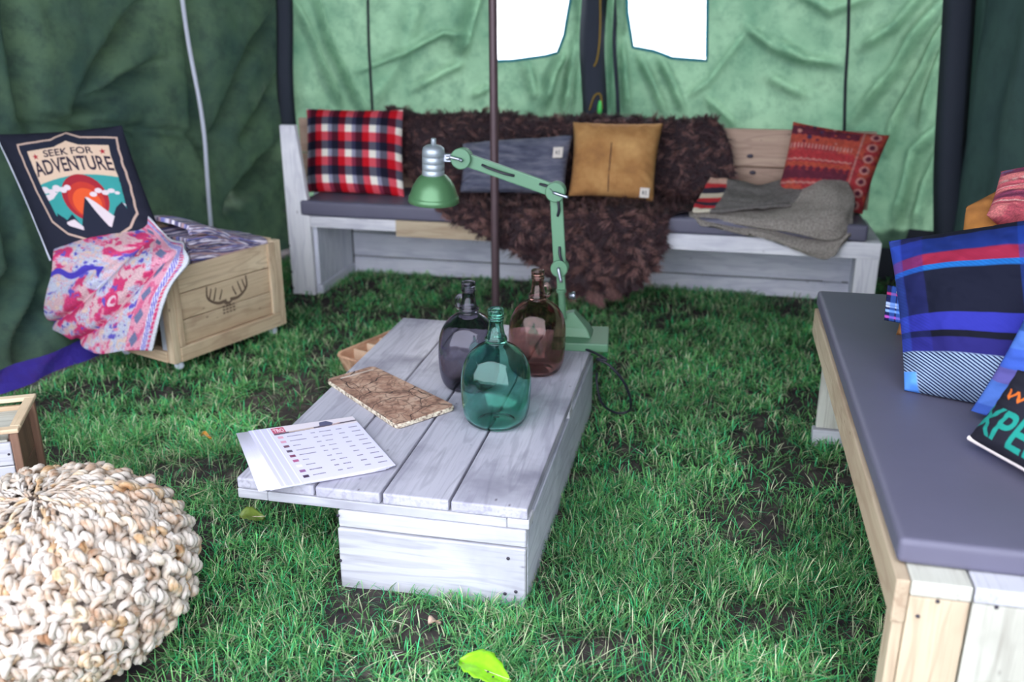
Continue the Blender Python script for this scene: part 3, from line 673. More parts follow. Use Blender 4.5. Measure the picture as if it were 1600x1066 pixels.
# base: flat slab with a wedge standing on it
box('base', (-.075, -.07, 0), (.120, .13, .030), M['mint'], lamp, .004, 2, (0, 0, .10))
V = [(-.07, -.045, .031), (.062, -.045, .031), (.062, .05, .031), (-.07, .05, .031), (-.062, -.032, .062), (.045, -.032, .062), (.045, .04, .062), (-.062, .04, .062), (-.056, -.022, .105), (-.006, -.022, .118), (-.006, .022, .118), (-.056, .022, .105)]
F = [(3, 2, 1, 0), (0, 1, 5, 4), (1, 2, 6, 5), (2, 3, 7, 6), (3, 0, 4, 7), (4, 5, 9, 8), (5, 6, 10, 9), (6, 7, 11, 10), (7, 4, 8, 11), (8, 9, 10, 11)]
o = link('base_wedge', mesh_np('base_wedge', V, F, False), M['mint'], lamp, (0, .03, 0)); md = o.modifiers.new('b', 'BEVEL'); md.width = .004; md.segments = 2
jl = Lq(875, 418); je = Lq(869, 299); jh = Lq(722, 247); pt = Lq(877, 455); pb_ = Lq(880, 498)
V, F = tube_vf([pb_, pt], .0125, 20); link('post', mesh_np('post', V, F), M['mint'], lamp)
V, F = tube_vf([pt + [0, 0, -.004], pt + [0, 0, .006]], .018, 20); F = [tuple(f) for f in F.tolist()] + [tuple(range(19, -1, -1)), tuple(range(20, 40))]; link('collar', mesh_np('collar', V, F, False), M['mint'], lamp)
def arm(name, a, b, wd, th, y=0, cut=True):
    a, b = np.array(a), np.array(b); d = b - a; L = np.hypot(d[0], d[2]); ang = math.atan2(d[2], d[0])
    me = box_mesh((L, th, wd), .004, 2); return link(name, me, M['mint'], lamp, tuple((a + b) / 2 + [0, y, 0]), (0, -ang, 0))
arm('lower_bracket', pt, jl, .030, .016, .008)
arm('lower_arm', jl, je, .044, .015, 0); arm('upper_arm', je, jh, .046, .015, 0)
def joint(c, r, dy, name='joint'):
    V, F = lathe_vf([(r * .9, -.008), (r, -.006), (r, .006), (r * .9, .008)], 28); V = np.array(V)[:, [0, 2, 1]] * [1, -1, 1]
    me = mesh_np(name, V, F)
    for p in me.polygons:
        if len(p.vertices) > 4: p.use_smooth = False
    return link(name, me, M['mint'], lamp, tuple(np.array(c) + [0, dy, 0]))
for c, r in ((jl, .030), (je, .034), (jh, .036)):
    joint(c, r, -.016); joint(c, r * .96, .016)
def lever(c, dx, dz, dy=-.03, L=.045):
    a = np.array(c) + [0, -.016, 0]; b = a + [0, dy * .5, 0]; e = b + [dx * L, dy * .2, dz * L]
    V, F = tube_vf(spline([a, b, e], 14), .0055, 10); F = [tuple(f) for f in F.tolist()] + [tuple(range(9, -1, -1)), tuple(range(len(V) - 10, len(V)))]
    tag(link('lever', mesh_np('lever', V, F), M['steel'], lamp), 'chrome lever')
lever(jl, .25, -.97); lever(je, .95, -.25, L=.05); lever(jh, -.9, .2, L=.04); lever(np.array(jh) + [0, 0, 0], .5, -.2, L=.02)
def wire(pix, dt, name='flex'):
    pts = [Lq(x, y, -.011) + [0, (.004 if i in (0, len(pix) - 1) else -.008), 0] for i, (x, y) in enumerate(pix)]
    V, F = tube_vf(spline(pts, 24), .0048, 8); F = [tuple(f) for f in F.tolist()] + [tuple(range(7, -1, -1)), tuple(range(len(V) - 8, len(V)))]
    tag(link(name, mesh_np(name, V, F), M['black'], lamp), 'black flex')
wire([(753, 258), (764, 262), (790, 271), (803, 275)], 0); wire([(843, 288), (858, 292), (870, 306), (874, 325), (871, 338)], 0); wire([(874, 386), (876, 400), (884, 425)], 0)
# head
hd = Lq(676, 262); hb = Lq(700, 247)
lathe('shade', [(.036, .0), (.046, -.006), (.060, -.020), (.074, -.044), (.0845, -.074), (.086, -.078), (.0885, -.080), (.0905, -.098), (.0890, -.099), (.086, -.080), (.072, -.046), (.058, -.024), (.038, -.010), (.010, -.006)], M['shade'], lamp, tuple(Lq(678, 272)), (math.radians(3), math.radians(3), 0), 48, False)
hz = Lq(677, 274)
M['alu'] = plain('brushed_aluminium', srgb(176, 186, 196), .42, .55)
so = lathe('socket', [(.038, .0), (.039, .002), (.039, .018), (.0378, .019), (.0378, .021), (.039, .022), (.039, .040), (.0378, .041), (.0378, .043), (.039, .044), (.039, .064), (.0378, .065), (.0378, .067), (.039, .068), (.039, .086), (.036, .096), (.027, .103), (.012, .106), (.009, .106), (.009, .127), (.007, .129)], M['alu'], lamp, tuple(hz), (math.radians(3), math.radians(3), 0), 36)
tag(so, 'brushed steel socket'); 
rb = []
for i in range(12):
    a = 2 * PI * i / 12
    if i % 2: continue
    rb.append((math.cos(a) * .0385, math.sin(a) * .0385))
o = link('bracket', box_mesh((.040, .010, .030), .003), M['steel'], lamp, tuple(hz + [.048, 0, .062])); tag(o, 'steel bracket')
V, F = tube_vf([hz + [.05, 0, .062], jh], .010, 10); link('bracket_stem', mesh_np('bracket_stem', V, F), M['steel'], lamp)
lathe('bulb', [(.001, -.062), (.014, -.058), (.021, -.045), (.020, -.03), (.012, -.012), (.011, 0)], M['white'], lamp, tuple(hz), n=20)
o = lathe('clamp_knob', [(.010, 0), (.010, .01), (.014, .012), (.014, .022)], M['steel'], lamp, tuple(Lq(889, 462, .02)), (0, PI / 2, .3), 12)
# its lead falls over the table edge
ld = [Z(882, 541, .270), Z(905, 543, .270), Z(930, 552, .270), Z(948, 563, .268), (-.345, 3.0, .2665), (-.30, 2.99, .25), (-.25, 3.0, .19), (-.225, 3.03, .11), (-.235, 3.07, .05), (-.28, 3.06, .045), (-.325, 3.03, .09), (-.345, 3.03, .16), (-.350, 3.06, .19)]
tag(tube('lamp_lead', ld, .0045, M['black'], None, 8, 90), 'black lamp lead falling over the right edge of the coffee table', 'cable')

# ---- stone/bark serving board
def slab(name, pts, z0, z1, mat, parent=None, rnd=.02, n=6):
    P = np.array(pts, float)[:, :2]; Q = []
    for i in range(len(P)):
        a, b, c = P[i - 1], P[i], P[(i + 1) % len(P)]; da = (a - b) / np.linalg.norm(a - b); dc = (c - b) / np.linalg.norm(c - b)
        for t in np.linspace(0, 1, n): Q.append((b + da * rnd) * (1 - t) ** 2 + 2 * b * t * (1 - t) + (b + dc * rnd) * t ** 2)
    Q = np.array(Q); m = len(Q); cen = Q.mean(0); V = []
    for z, s in ((z0, .99), (z0 + .2 * (z1 - z0), 1), (z1 - .2 * (z1 - z0), 1), (z1, .985)): V += [(*(cen + (q - cen) * s), z) for q in Q]
    F = [tuple(range(m - 1, -1, -1)), tuple(range(3 * m, 4 * m))]
    for k in range(3): F += [(k * m + i, k * m + (i + 1) % m, (k + 1) * m + (i + 1) % m, (k + 1) * m + i) for i in range(m)]
    return centred(name, np.array(V), F, mat, parent, False)
def bark():
    t = NT('rough_bark_print'); t.p.inputs['Roughness'].default_value = .5
    v = t.coords((1, 1, 1), False); n1 = t.noise(v, 14, 7, .7)
    c = t.ramp(n1, [(.3, srgb(104, 74, 68)), (.48, srgb(168, 128, 110)), (.6, srgb(196, 164, 144)), (.75, srgb(132, 110, 108))])
    tc = t.n('ShaderNodeTexCoord'); nz = t.n('ShaderNodeTexNoise'); nz.inputs['Scale'].default_value = 9; t.l(tc.outputs['Object'], nz.inputs['Vector'])
    mv = t.n('ShaderNodeMix', data_type='RGBA'); mv.inputs[0].default_value = .12; t.l(tc.outputs['Object'], mv.inputs[6]); t.l(nz.outputs['Color'], mv.inputs[7])
    for scl, w_, colr in ((9, .018, srgb(48, 34, 40)), (34, .07, srgb(92, 64, 60))):
        vo = t.n('ShaderNodeTexVoronoi', feature='DISTANCE_TO_EDGE'); vo.inputs['Scale'].default_value = scl; t.l(mv.outputs[2], vo.inputs['Vector'])
        c = t.mix(t.ramp(vo.outputs['Distance'], [(w_ * .5, (1, 1, 1, 1) if scl < 20 else (.55, .55, .55, 1)), (w_, (0, 0, 0, 1))]), c, colr)
    t.col(c); t.bump(n1, .4, .002); return t.m
M['bark'] = bark(); M['barkedge'] = ptex('pale_chiselled_edge', [(.35, srgb(92, 66, 62)), (.5, srgb(196, 184, 164)), (.65, srgb(226, 218, 200))], 90, .7, .004)
bp = [Z(509, 592, .278), Z(620, 665, .278), Z(713, 634, .278), Z(583, 571, .278)]
bt = thing('serving_board', 'brown cracked bark-patterned serving board with pale chiselled edges', 'board', tuple(np.array(bp).mean(0) * [1, 1, 0] + [0, 0, TZ]))
bl = np.array([tuple(bt.location)]); bq = [np.array(p) - bl[0] for p in bp]
slab('board', bq, .001, .0145, M['barkedge'], bt, .022); slab('face', [q * .985 for q in bq], .0146, .0156, M['bark'], bt, .022)
a, b = Z(532, 591, .279) - bl[0], Z(583, 577, .279) - bl[0]; a[2] = b[2] = .0158
o = tube('handle_slot', [a, b], .004, plain('pale_slot', srgb(206, 190, 180), .8), bt, 8); tag(o, 'pale grip groove'); o.scale = (1, 1, .15)

# ---- price list in plastic sleeves
pc = [Z(440, 764, .272), Z(618, 728, .272), Z(551, 652, .272), Z(388, 676, .272)]   # near left, near right, far right, far left
po = np.array([(pc[0] + pc[2])[0] / 2, (pc[0] + pc[2])[1] / 2, TZ]); lst = thing('price_list', 'stack of sleeved white printed price sheets fanned out on the table corner', 'papers', tuple(po))
ar = Art(420, 300, c3(222, 218, 246))
ar.poly([(.20, .86), (1, .86), (1, 1), (.20, 1)], c3(228, 218, 228)); ar.poly([(.20, .845), (1, .90), (1, .925), (.20, .875)], c3(96, 84, 98)); ar.poly([(.34, .865), (.58, .87), (.58, .90), (.34, .885)], c3(196, 176, 170))
ar.poly([(.64, .90), (.66, .97), (.73, .985), (.78, .93), (.76, .90)], c3(92, 92, 124)); ar.poly([(.76, .90), (.84, .925), (.84, .905), (.76, .885)], c3(210, 176, 176))
ar.poly([(.20, .875), (.32, .885), (.32, .985), (.20, .98)], c3(196, 92, 120)); ar.text('TRO', .212, .895, .308, .96, c3(246, 236, 244))
cols = [c3(226, 170, 190), c3(214, 160, 184), c3(120, 84, 104), c3(96, 84, 104), c3(130, 70, 100), c3(178, 96, 140), c3(240, 236, 248), c3(150, 100, 150), c3(76, 60, 84)]
dk = c3(112, 104, 128)
for i in range(9):
    y = .775 - i * .088; ar.poly([(.215, y), (.265, y), (.265, y + .04), (.215, y + .04)], cols[i])
    for x, l in ((.30, (.13, .15, .07, .16, .15, .05, .08, .11, .10)[i]), (.52, .035), (.60, (.10, .09, .06, .07, .05, .05, .07, .06, .05)[i]), (.76, .05), (.88, .08)):
        k = 0
        while k < l: ar.poly([(x + k, y + .012), (x + k + .011, y + .012), (x + k + .011, y + .026), (x + k, y + .026)], dk); k += .014
ar.a[:, :int(.185 * 420)] = c3(214, 210, 248)
for x, c_ in ((.03, 236), (.06, 208), (.10, 232), (.13, 212), (.165, 240)): ar.poly([(x, 0), (x + .012, 0), (x + .012, 1), (x, 1)], c3(c_, c_, c_ + 12))
P4 = [np.array(p) - po for p in pc]
def sheet(name, sh, rot, z, mat, n=(3, 3), art=None, curl=0):
    u, v = np.meshgrid(np.linspace(0, 1, n[0]), np.linspace(0, 1, n[1]), indexing='ij'); W = lambda i, w: P4[i][None, None] * w[..., None]
    Q = W(0, (1 - u) * (1 - v)) + W(1, u * (1 - v)) + W(2, u * v) + W(3, (1 - u) * v); Q[..., 2] = z + curl * (1 - u) ** 2 * .004
    c, s = math.cos(rot), math.sin(rot); x, y = Q[..., 0].copy(), Q[..., 1].copy(); Q[..., 0] = c * x - s * y + sh[0]; Q[..., 1] = s * x + c * y + sh[1]
    me = mesh_np(name, Q.reshape(-1, 3), grid_faces(*n, flip=True))
    if art is not None: set_cols(me, art.sample(u.ravel(), v.ravel())); set_uv(me, np.stack([u.ravel(), v.ravel()], 1))
    o = link(name, me, mat, lst); md = o.modifiers.new('t', 'SOLIDIFY'); md.thickness = .0008; return o
M['sheet'] = vcol('printed_sheet', rough=.35, weave=10, fuzz=.0)
for i in range(6):
    sheet('sheet', (-.006 * i - (.012 if i > 3 else 0), -.003 * i), -.012 * i, .0105 - .0018 * i, M['paper'], (6, 3), None, .5)
sheet('printed_sheet', (0, 0), 0, .0124, M['sheet'], (420, 300), ar, .5)['label'] = 'top sheet printed with price rows and colour swatches'

# ---- wooden tray under the table
tr = thing('wooden_tray', 'pale round-cornered wooden tray with dividers on the grass under the table', 'tray', (-1.235, 3.46, .02), math.radians(-21))
wl, ww = .24, .13
def rrect(hx, hy, r, n=8):
    Q = []
    for cx, cy, a0 in ((hx - r, hy - r, 0), (-hx + r, hy - r, 90), (-hx + r, -hy + r, 180), (hx - r, -hy + r, 270)):
        for t in np.linspace(0, 90, n): a = math.radians(a0 + t); Q.append((cx + r * math.cos(a), cy + r * math.sin(a)))
    return Q
def ring(name, hx, hy, r, th, z0, z1, mat, parent):
    A_, B_ = rrect(hx, hy, r), rrect(hx - th, hy - th, max(.004, r - th)); A0 = rrect(hx * .92, hy * .88, r); m = len(A_)
    V = [(x, y, z0) for x, y in A0] + [(x, y, z1 - .004) for x, y in A_] + [(x * .99, y * .99, z1) for x, y in A_] + [(x, y, z1) for x, y in B_] + [(x * .93, y * .9, z0 + .01) for x, y in B_]
    F = [(k * m + i, k * m + (i + 1) % m, (k + 1) * m + (i + 1) % m, (k + 1) * m + i) for k in range(4) for i in range(m)] + [tuple(range(m - 1, -1, -1)), tuple(range(4 * m, 5 * m))]
    return link(name, mesh_np(name, V, F, False), mat, parent)
M['tray'] = ptex('peach_varnished_wood', [(.3, srgb(166, 120, 98)), (.55, srgb(204, 160, 132)), (.75, srgb(226, 190, 160))], 6, .5, .001, (6, 1, 6))
ring('rim', ww, wl, .05, .012, 0, .075, M['tray'], tr)
M['traylight'] = ptex('pale_varnished_wood', [(.3, srgb(206, 176, 150)), (.7, srgb(236, 216, 190))], 6, .5, .001)
for y in (-.13, -.05, .03, .11, .18): box('divider', (-ww + .014, y, .012), (ww - .014, y + .010, .066), M['traylight'], tr, .002)

# ================================================================== REAR BENCH
BT = 4.36; b0 = np.array([-.66, BT, 0]); bn = thing('garden_bench', 'long whitewashed plank bench with backrest along the rear tent wall', 'bench', tuple(b0))
def bp_(name, lo, hi, kind, **k): return plank(name, np.array(lo) - b0, np.array(hi) - b0, kind, bn, **k)
# end posts: front boards, left one runs up past the seat
V = [(-2.110, BT, -.02), (-1.985, BT, -.02), (-1.985, BT, .43), (-2.03, BT, .86), (-2.112, BT, .86)]
def prism(name, poly, dy, mat):
    m = len(poly); P = np.array(poly) - b0; Vv = np.vstack([P, P + [0, dy, 0]]); F = [tuple(range(m)), tuple(range(2 * m - 1, m - 1, -1))] + [(i + m, (i + 1) % m + m, (i + 1) % m, i) for i in range(m)]
    o = centred(name, Vv, F, mat, bn, False); md = o.modifiers.new('b', 'BEVEL'); md.width = .004; md.segments = 2; return o
prism('end_post', V, .035, wood('benchwhite', 2))
bp_('end_board', (-2.10, BT + .036, -.02), (-2.06, 4.90, .43), 'benchpanel', axis=2)
bp_('end_board', (-1.99, BT + .036, .04), (-1.965, 4.86, .375), 'benchpanel', axis=2)
bp_('sole_board', (-2.0, BT + .036, -.02), (-1.955, 4.86, .038), 'benchpanel')
prism('end_post', [(.665, BT, -.02), (.765, BT, -.02), (.765, BT, .345), (.665, BT, .345)], .035, wood('benchwhite', 2))
bp_('end_board', (.72, BT + .036, -.02), (.76, 4.90, .405), 'benchpanel', axis=2)
bp_('seat_rail', (-1.984, BT, .352), (-1.527, BT + .03, .408), 'benchwhite')
bp_('seat_rail', (-1.525, BT - .012, .328), (-.86, BT + .03, .410), 'pine')
bp_('seat_rail', (-.858, BT, .338), (-.20, BT + .03, .408), 'benchwhite')
bp_('seat_rail', (-.198, BT - .006, .332), (.765, BT + .03, .408), 'benchwhite')
for i, y in enumerate((4.395, 4.56, 4.725)): bp_('seat_plank', (-1.98, y, .376), (.765, y + .155, .408), 'benchwhite')
for lo, hi in ((-.02, .075), (.082, .215), (.222, .36)): bp_('back_panel_board', (-1.96, 4.862, lo), (.74, 4.882, hi), 'benchpanel')
for lo, hi in ((.655, .838), (.455, .648)):
    bp_('backrest_board', (-2.24, 4.865, lo), (.765, 4.89, hi), 'backrest')
bp_('added_gap_batten', (-2.22, 4.891, .61), (.74, 4.905, .69), 'brownbox')  # added behind the gap so bright canvas does not show through
for x in (-2.2, -.66, .60): bp_('backrest_post', (x, 4.906, .0), (x + .09, 4.94, .81), 'benchpanel')
nl = []
for x, y, t in ((445, 329, BT), (452, 384, BT), (456, 425, BT), (458, 450, BT)):
    p = T(x, y, t - .001) - b0; q, f = lathe_vf([(.006, 0), (.005, .0016), (.001, .002)], 8); nl.append((np.array(q)[:, [0, 2, 1]] * [1, -1, 1] + p, f))
for x, y in ((1172, 244), (1176, 270)):
    p = T(x, y, 4.864) - b0; q, f = lathe_vf([(.014, 0), (.012, .0012), (.001, .0013)], 10); nl.append((np.array(q)[:, [0, 2, 1]] * [1.2, -1, .8] + p, f))
Vn, Fn = merge(nl); tag(link('nails_and_knots', mesh_np('nails_and_knots', Vn, Fn), M['nail'], bn), None, None, None, 'stuff')
def seat_pad(name, label, lo, hi, rad=.018):
    lo, hi = np.array(lo, float), np.array(hi, float); c = (lo + hi) / 2; d = hi - lo
    n, m = 60, 20; me = box_mesh(d, rad, 4)
    bm = bmesh.new(); bm.from_mesh(me); bmesh.ops.subdivide_edges(bm, edges=[e for e in bm.edges if e.calc_length() > .2], cuts=14, use_grid_fill=True)
    for v in bm.verts:
        x, y = v.co.x * 3, v.co.y * 3; v.co.z += .004 * (float(fbm(np.array(x + 50.), np.array(y + 50.), 4)) - .47) * 2
    bm.to_mesh(me); bm.free(); me.polygons.foreach_set('use_smooth', np.ones(len(me.polygons), bool))
    o = link(name, me, M['foam'], None, tuple(c)); return tag(o, label, 'seat pad')
seat_pad('seat_pad', 'long dark grey seat pad on the rear bench', (-2.03, BT - .012, .410), (.70, 4.835, .488))

# ---- red plaid cushion
def tartan(cols, seqx, seqy, w=200, h=200, rx=1, ry=1, off=(0, 0)):
    a = Art(w, h, c3(0, 0, 0))
    def line(seq, u, rep):
        t = (u * rep) % 1.0; out = np.zeros(u.shape + (3,)); acc = 0
        for wd, c in seq:
            m = (t >= acc) & (t < acc + wd + 1e-6); out[m] = cols[c]; acc += wd
        return out
    p_, q_ = line(seqx, a.X + off[0], rx), line(seqy, a.Y + off[1], ry); a.a = (p_ + q_) / 2 * .55 + p_ * q_ / 255 * .45
    return a
RC = {'r': c3(214, 26, 48), 'w': c3(250, 244, 236), 'n': c3(34, 34, 60), 'g': c3(120, 122, 160)}
red = tartan(RC, [(.28, 'r'), (.28, 'w'), (.15, 'g'), (.29, 'n')], [(.36, 'r'), (.30, 'w'), (.34, 'n')], rx=4, ry=3.35, off=(.12, .02))
pillow('plaid_cushion', 'red, white and navy checked square cushion at the left end of the rear bench', [(-2.085, 4.56, .492), (-1.545, 4.56, .488), (-1.60, 4.76, .905), (-2.14, 4.76, .900)], .14, M['flannel'], red, n=160, pinch=.035, seed=3)
gk = Art(8, 8, c3(0, 0, 0))
gp = pillow('wool_cushion', 'grey felted wool lumbar cushion lying against the fur throw', [(-1.25, 4.56, .520), (-.70, 4.50, .545), (-.685, 4.62, .815), (-1.27, 4.70, .745)], .13, M['knitgrey'], n=60, pinch=.04, wrinkle=.02, seed=8, top_dip=-.03)
tn = pillow('suede_cushion', 'tan suede square cushion with a centre seam on the fur throw', [(-.690, 4.54, .530), (-.270, 4.54, .518), (-.255, 4.72, .872), (-.700, 4.72, .868)], .15, M['suede'], n=60, pinch=.06, wrinkle=.012, seed=5)
def on_pillow(p, tname, u0, v0, w, h, mat, label, dz=.012, corners=None, thick=.14, text=None):
    """small sewn label lying on the pillow face"""
    BL, BR, TR, TL = [np.array(c, float) for c in corners]; f = lambda u, v: BL * (1 - u) * (1 - v) + BR * u * (1 - v) + TR * u * v + TL * (1 - u) * v
    nrm = np.cross(BR - BL, TL - BL); nrm /= np.linalg.norm(nrm); X_ = (f(u0 + .01, v0) - f(u0, v0)); X_ /= np.linalg.norm(X_); Y_ = np.cross(nrm, X_)
    hh = ((1 - abs(2 * u0 - 1) ** 4) * (1 - abs(2 * v0 - 1) ** 4)) ** .62 * thick / 2
    c = f(u0, v0) + nrm * (hh + dz) - np.array(p.location); Rm = Matrix((X_, Y_, nrm)).transposed()
    o = link(tname, box_mesh((w, h, .003), .001), mat, p, tuple(c)); o.rotation_euler = Rm.to_euler(); tag(o, label)
    for dx, dy, sw, sh in text or ():
        q = link('stamp', box_mesh((sw, sh, .0006), 0), M['black'], o, (dx, dy, .0019))
    return o
M['labelw'] = plain('cream_cotton_label', srgb(226, 216, 208), .8)
stamp = [(-.007, .0, .006, .016), (.006, .004, .004, .012), (.006, -.008, .012, .003)]
on_pillow(gp, 'sewn_label', .925, .62, .050, .056, M['labelw'], 'cream square sewn label', .028, [(-1.25, 4.56, .520), (-.70, 4.50, .545), (-.685, 4.62, .815), (-1.27, 4.70, .745)], .13, stamp)
on_pillow(tn, 'sewn_label', .89, .07, .046, .050, M['labelw'], 'cream square sewn label', .012, [(-.690, 4.54, .530), (-.270, 4.54, .518), (-.255, 4.72, .872), (-.700, 4.72, .868)], .15, stamp)
sp = []
for v in np.linspace(.04, .97, 20):
    BL, BR, TR, TL = [np.array(c, float) for c in [(-.690, 4.54, .530), (-.270, 4.54, .518), (-.255, 4.72, .872), (-.700, 4.72, .868)]]; u = .47
    nrm = np.cross(BR - BL, TL - BL); nrm /= np.linalg.norm(nrm); b_ = 2 * v - 1; hh = (1 - abs(b_) ** 4) ** .62 * .075
    v2 = (b_ * (1 - .06) + 1) / 2; sp.append(BL * (1 - u) * (1 - v2) + BR * u * (1 - v2) + TR * u * v2 + TL * (1 - u) * v2 + nrm * (hh + .0) - np.array(tn.location))
V, F = tube_vf(np.array(sp), .003, 6); tag(link('seam', mesh_np('seam', V, F), plain('dark_seam', srgb(92, 62, 50), .9), tn), 'dark centre seam')

def kilim(seed, base, warm, light, dark, blue, w=220, h=220):
    a = Art(w, h, base); X, Y = a.X, a.Y; r = np.random.default_rng(seed)
    n1 = fbm(X * 9, Y * 9, seed); a.mask(n1 > .56, warm)
    for y, c, t in ((.90, dark, .05), (.80, warm, .05), (.66, light, .012), (.62, base * 1.1, .05), (.56, light, .010), (.50, warm, .03), (.38, dark, .05), (.28, light, .012)):
        z = np.abs(Y - y - .006 * np.sin(X * 90)) < t; a.mask(z & (X < .72), c)
    a.mask((np.abs(((X * 26) % 1) - .5) < .28) & (np.abs(Y - .72) < .028) & (X < .7), light); a.mask((np.abs(((X * 12) % 1) - .5) + np.abs((Y - .45) * 12) < .45) & (X < .72), dark)
    a.mask((X > .74) & (X < .765), light * .9); a.mask((X > .80) & (((X - .88) * 12) ** 2 + (((Y * 7) % 1) - .5) ** 2 * 4 < .55), light); a.mask((((X - .88) * 22) ** 2 + (((Y * 7) % 1) - .5) ** 2 * 9 < .4), dark)
    for k in range(12):
        x, y = r.uniform(.02, .7), r.uniform(.76, .98); a.disc(x, y, r.uniform(.012, .03), [blue, light, dark, warm][k % 4])
    g_ = a.a.copy()
    for _ in range(2): g_ = (np.roll(g_, 1, 0) + np.roll(g_, -1, 0) + np.roll(g_, 1, 1) + np.roll(g_, -1, 1) + g_) / 5
    a.a = (g_ * .78 + base * .22) * (.78 + .4 * fbm(X * 34, Y * 34, seed + 2))[..., None]
    return a
ka = kilim(2, c3(186, 58, 60), c3(214, 96, 66), c3(236, 180, 166), c3(96, 38, 60), c3(60, 62, 110))
pillow('kilim_cushion', 'worn red and orange kilim cushion leaning at the right end of the rear bench', [(.29, 4.60, .50), (.70, 4.58, .492), (.80, 4.73, .840), (.36, 4.76, .890)], .14, M['wool'], ka, n=130, pinch=.05, seed=4)

# ---- grey wool blanket folded on the rear bench
g1 = [[T(1078, 328, 4.44), T(1120, 330, 4.52), T(1200, 335, 4.56), T(1290, 335, 4.60), T(1334, 320, 4.62)],
      [T(1078, 338, 4.38), T(1120, 345, 4.40), T(1200, 352, 4.42), T(1290, 360, 4.45), T(1336, 345, 4.52)],
      [T(1088, 346, 4.35), T(1130, 354, 4.345), T(1200, 366, 4.335), T(1280, 384, 4.325), T(1330, 362, 4.36)],
      [T(1095, 352, 4.335), T(1140, 360, 4.33), T(1210, 378, 4.32), T(1290, 405, 4.305), T(1322, 372, 4.33)]]
g2 = [[T(1140, 300, 4.62), T(1190, 300, 4.64), T(1235, 288, 4.66), T(1283, 266, 4.68), T(1318, 268, 4.64)],
      [T(1120, 318, 4.52), T(1180, 322, 4.52), T(1250, 315, 4.50), T(1300, 300, 4.48), T(1332, 305, 4.50)],
      [T(1085, 334, 4.42), T(1160, 338, 4.38), T(1240, 342, 4.36), T(1305, 340, 4.35), T(1333, 330, 4.42)],
      [T(1082, 342, 4.375), T(1160, 352, 4.345), T(1240, 365, 4.325), T(1298, 376, 4.315), T(1330, 362, 4.36)]]
g3 = [[T(1110, 280, 4.68), T(1142, 282, 4.68), T(1185, 290, 4.68), T(1230, 280, 4.68), T(1284, 264, 4.68)],
      [T(1098, 300, 4.58), T(1140, 300, 4.58), T(1185, 305, 4.56), T(1225, 300, 4.58), T(1262, 290, 4.60)],
      [T(1088, 318, 4.48), T(1130, 318, 4.46), T(1180, 318, 4.45), T(1215, 316, 4.48), T(1240, 318, 4.50)],
      [T(1082, 330, 4.40), T(1115, 332, 4.38), T(1165, 326, 4.40), T(1200, 325, 4.42), T(1236, 322, 4.45)]]
bk = thing('wool_blanket', 'taupe wool blanket with red striped border folded beside the kilim cushion', 'blanket', (.3, 4.5, .5)); bo = np.array([.3, 4.5, .5])
for nm, g_ in (('lower_fold', g1), ('middle_fold', g2)):
    H2, A_, B_, N_ = cloth(g_, 40, 60, .012, 3); cloth_obj(nm, H2 - bo, M['greywool'], .014, parent=bk)
H2, A_, B_, N_ = cloth(g3, 50, 80, .012, 6)
st = Art(160, 100, c3(128, 122, 118)); st.a *= (.8 + .4 * fbm(st.X * 60, st.Y * 40, 5))[..., None]
for k, (y0, y1) in enumerate(((0, .1), (.1, .24), (.24, .34), (.34, .48), (.48, .6), (.6, .74), (.74, .84), (.84, 1))):
    st.mask((st.X < .21) & (st.Y > y0) & (st.Y <= y1), [c3(236, 226, 204), c3(206, 44, 52), c3(48, 44, 60), c3(214, 50, 56), c3(238, 222, 196), c3(50, 46, 62), c3(216, 56, 58), c3(238, 190, 170)][k])
o = cloth_obj('top_fold', H2 - bo, M['wool'], .014, A_, B_, st, bk, (.5, .3)); tag(o, 'top fold with red, cream and navy striped border')

# ---- brown fur throw over backrest and seat
th = [(-1.72, -.10, 4.955, .62), (-1.72, -.08, 4.935, .80), (-1.70, -.05, 4.90, .875), (-1.72, .02, 4.845, .85), (-1.70, .085, 4.80, .72), (-1.62, .10, 4.77, .58), (-1.50, .06, 4.70, .515), (-1.40, .0, 4.52, .508), (-1.33, -.15, 4.37, .505), (-1.27, -.19, 4.315, .46), (-1.06, -.20, 4.305, .36), (-.84, -.24, 4.31, .255), (-.70, -.34, 4.32, .15), (-.62, -.44, 4.335, .10)]
G = []
for (xa, xb, y, z) in th:
    row = []
    for k in range(9):
        u = k / 8; x = xa + (xb - xa) * u; row.append((x, y - .012 * math.sin(k * 1.9 + z * 7), z + .012 * math.sin(k * 2.3 + y * 3) + (.035 * (1 - u) ** 2 * 0)))
    G.append(row)
H2, A_, B_, N_ = cloth(G, 120, 90, .02, 12, 5)
N_ = -N_ if N_[60, 45, 1] + N_[60, 45, 2] * -1 > 0 else N_
fr = thing('fur_throw', 'shaggy dark brown fur throw draped over backrest, seat and front of the rear bench', 'throw', (-.8, 4.6, .5)); fo = np.array([-.8, 4.6, .5])
M['furskin'] = plain('dark_brown_hide', srgb(46, 34, 40), .9)
cloth_obj('hide', H2 - fo, M['furskin'], .01, parent=fr)
ns = 110000; ii = rng.integers(0, 119, ns); jj = rng.integers(0, 89, ns); fi, fj = rng.uniform(0, 1, (ns, 1)), rng.uniform(0, 1, (ns, 1))
e = rng.uniform(0, 1, ns); ed = e < .06; jj[ed] = rng.choice([0, 88], ed.sum())
Pb = (H2[ii, jj] * (1 - fi) + H2[ii + 1, jj] * fi) * (1 - fj) + (H2[ii, jj + 1] * (1 - fi) + H2[ii + 1, jj + 1] * fi) * fj
Nb = N_[ii, jj]; Nb = np.where(((Nb[:, 1] < 0) | (Nb[:, 2] > .3) | (ii < 18))[:, None], Nb, Nb)
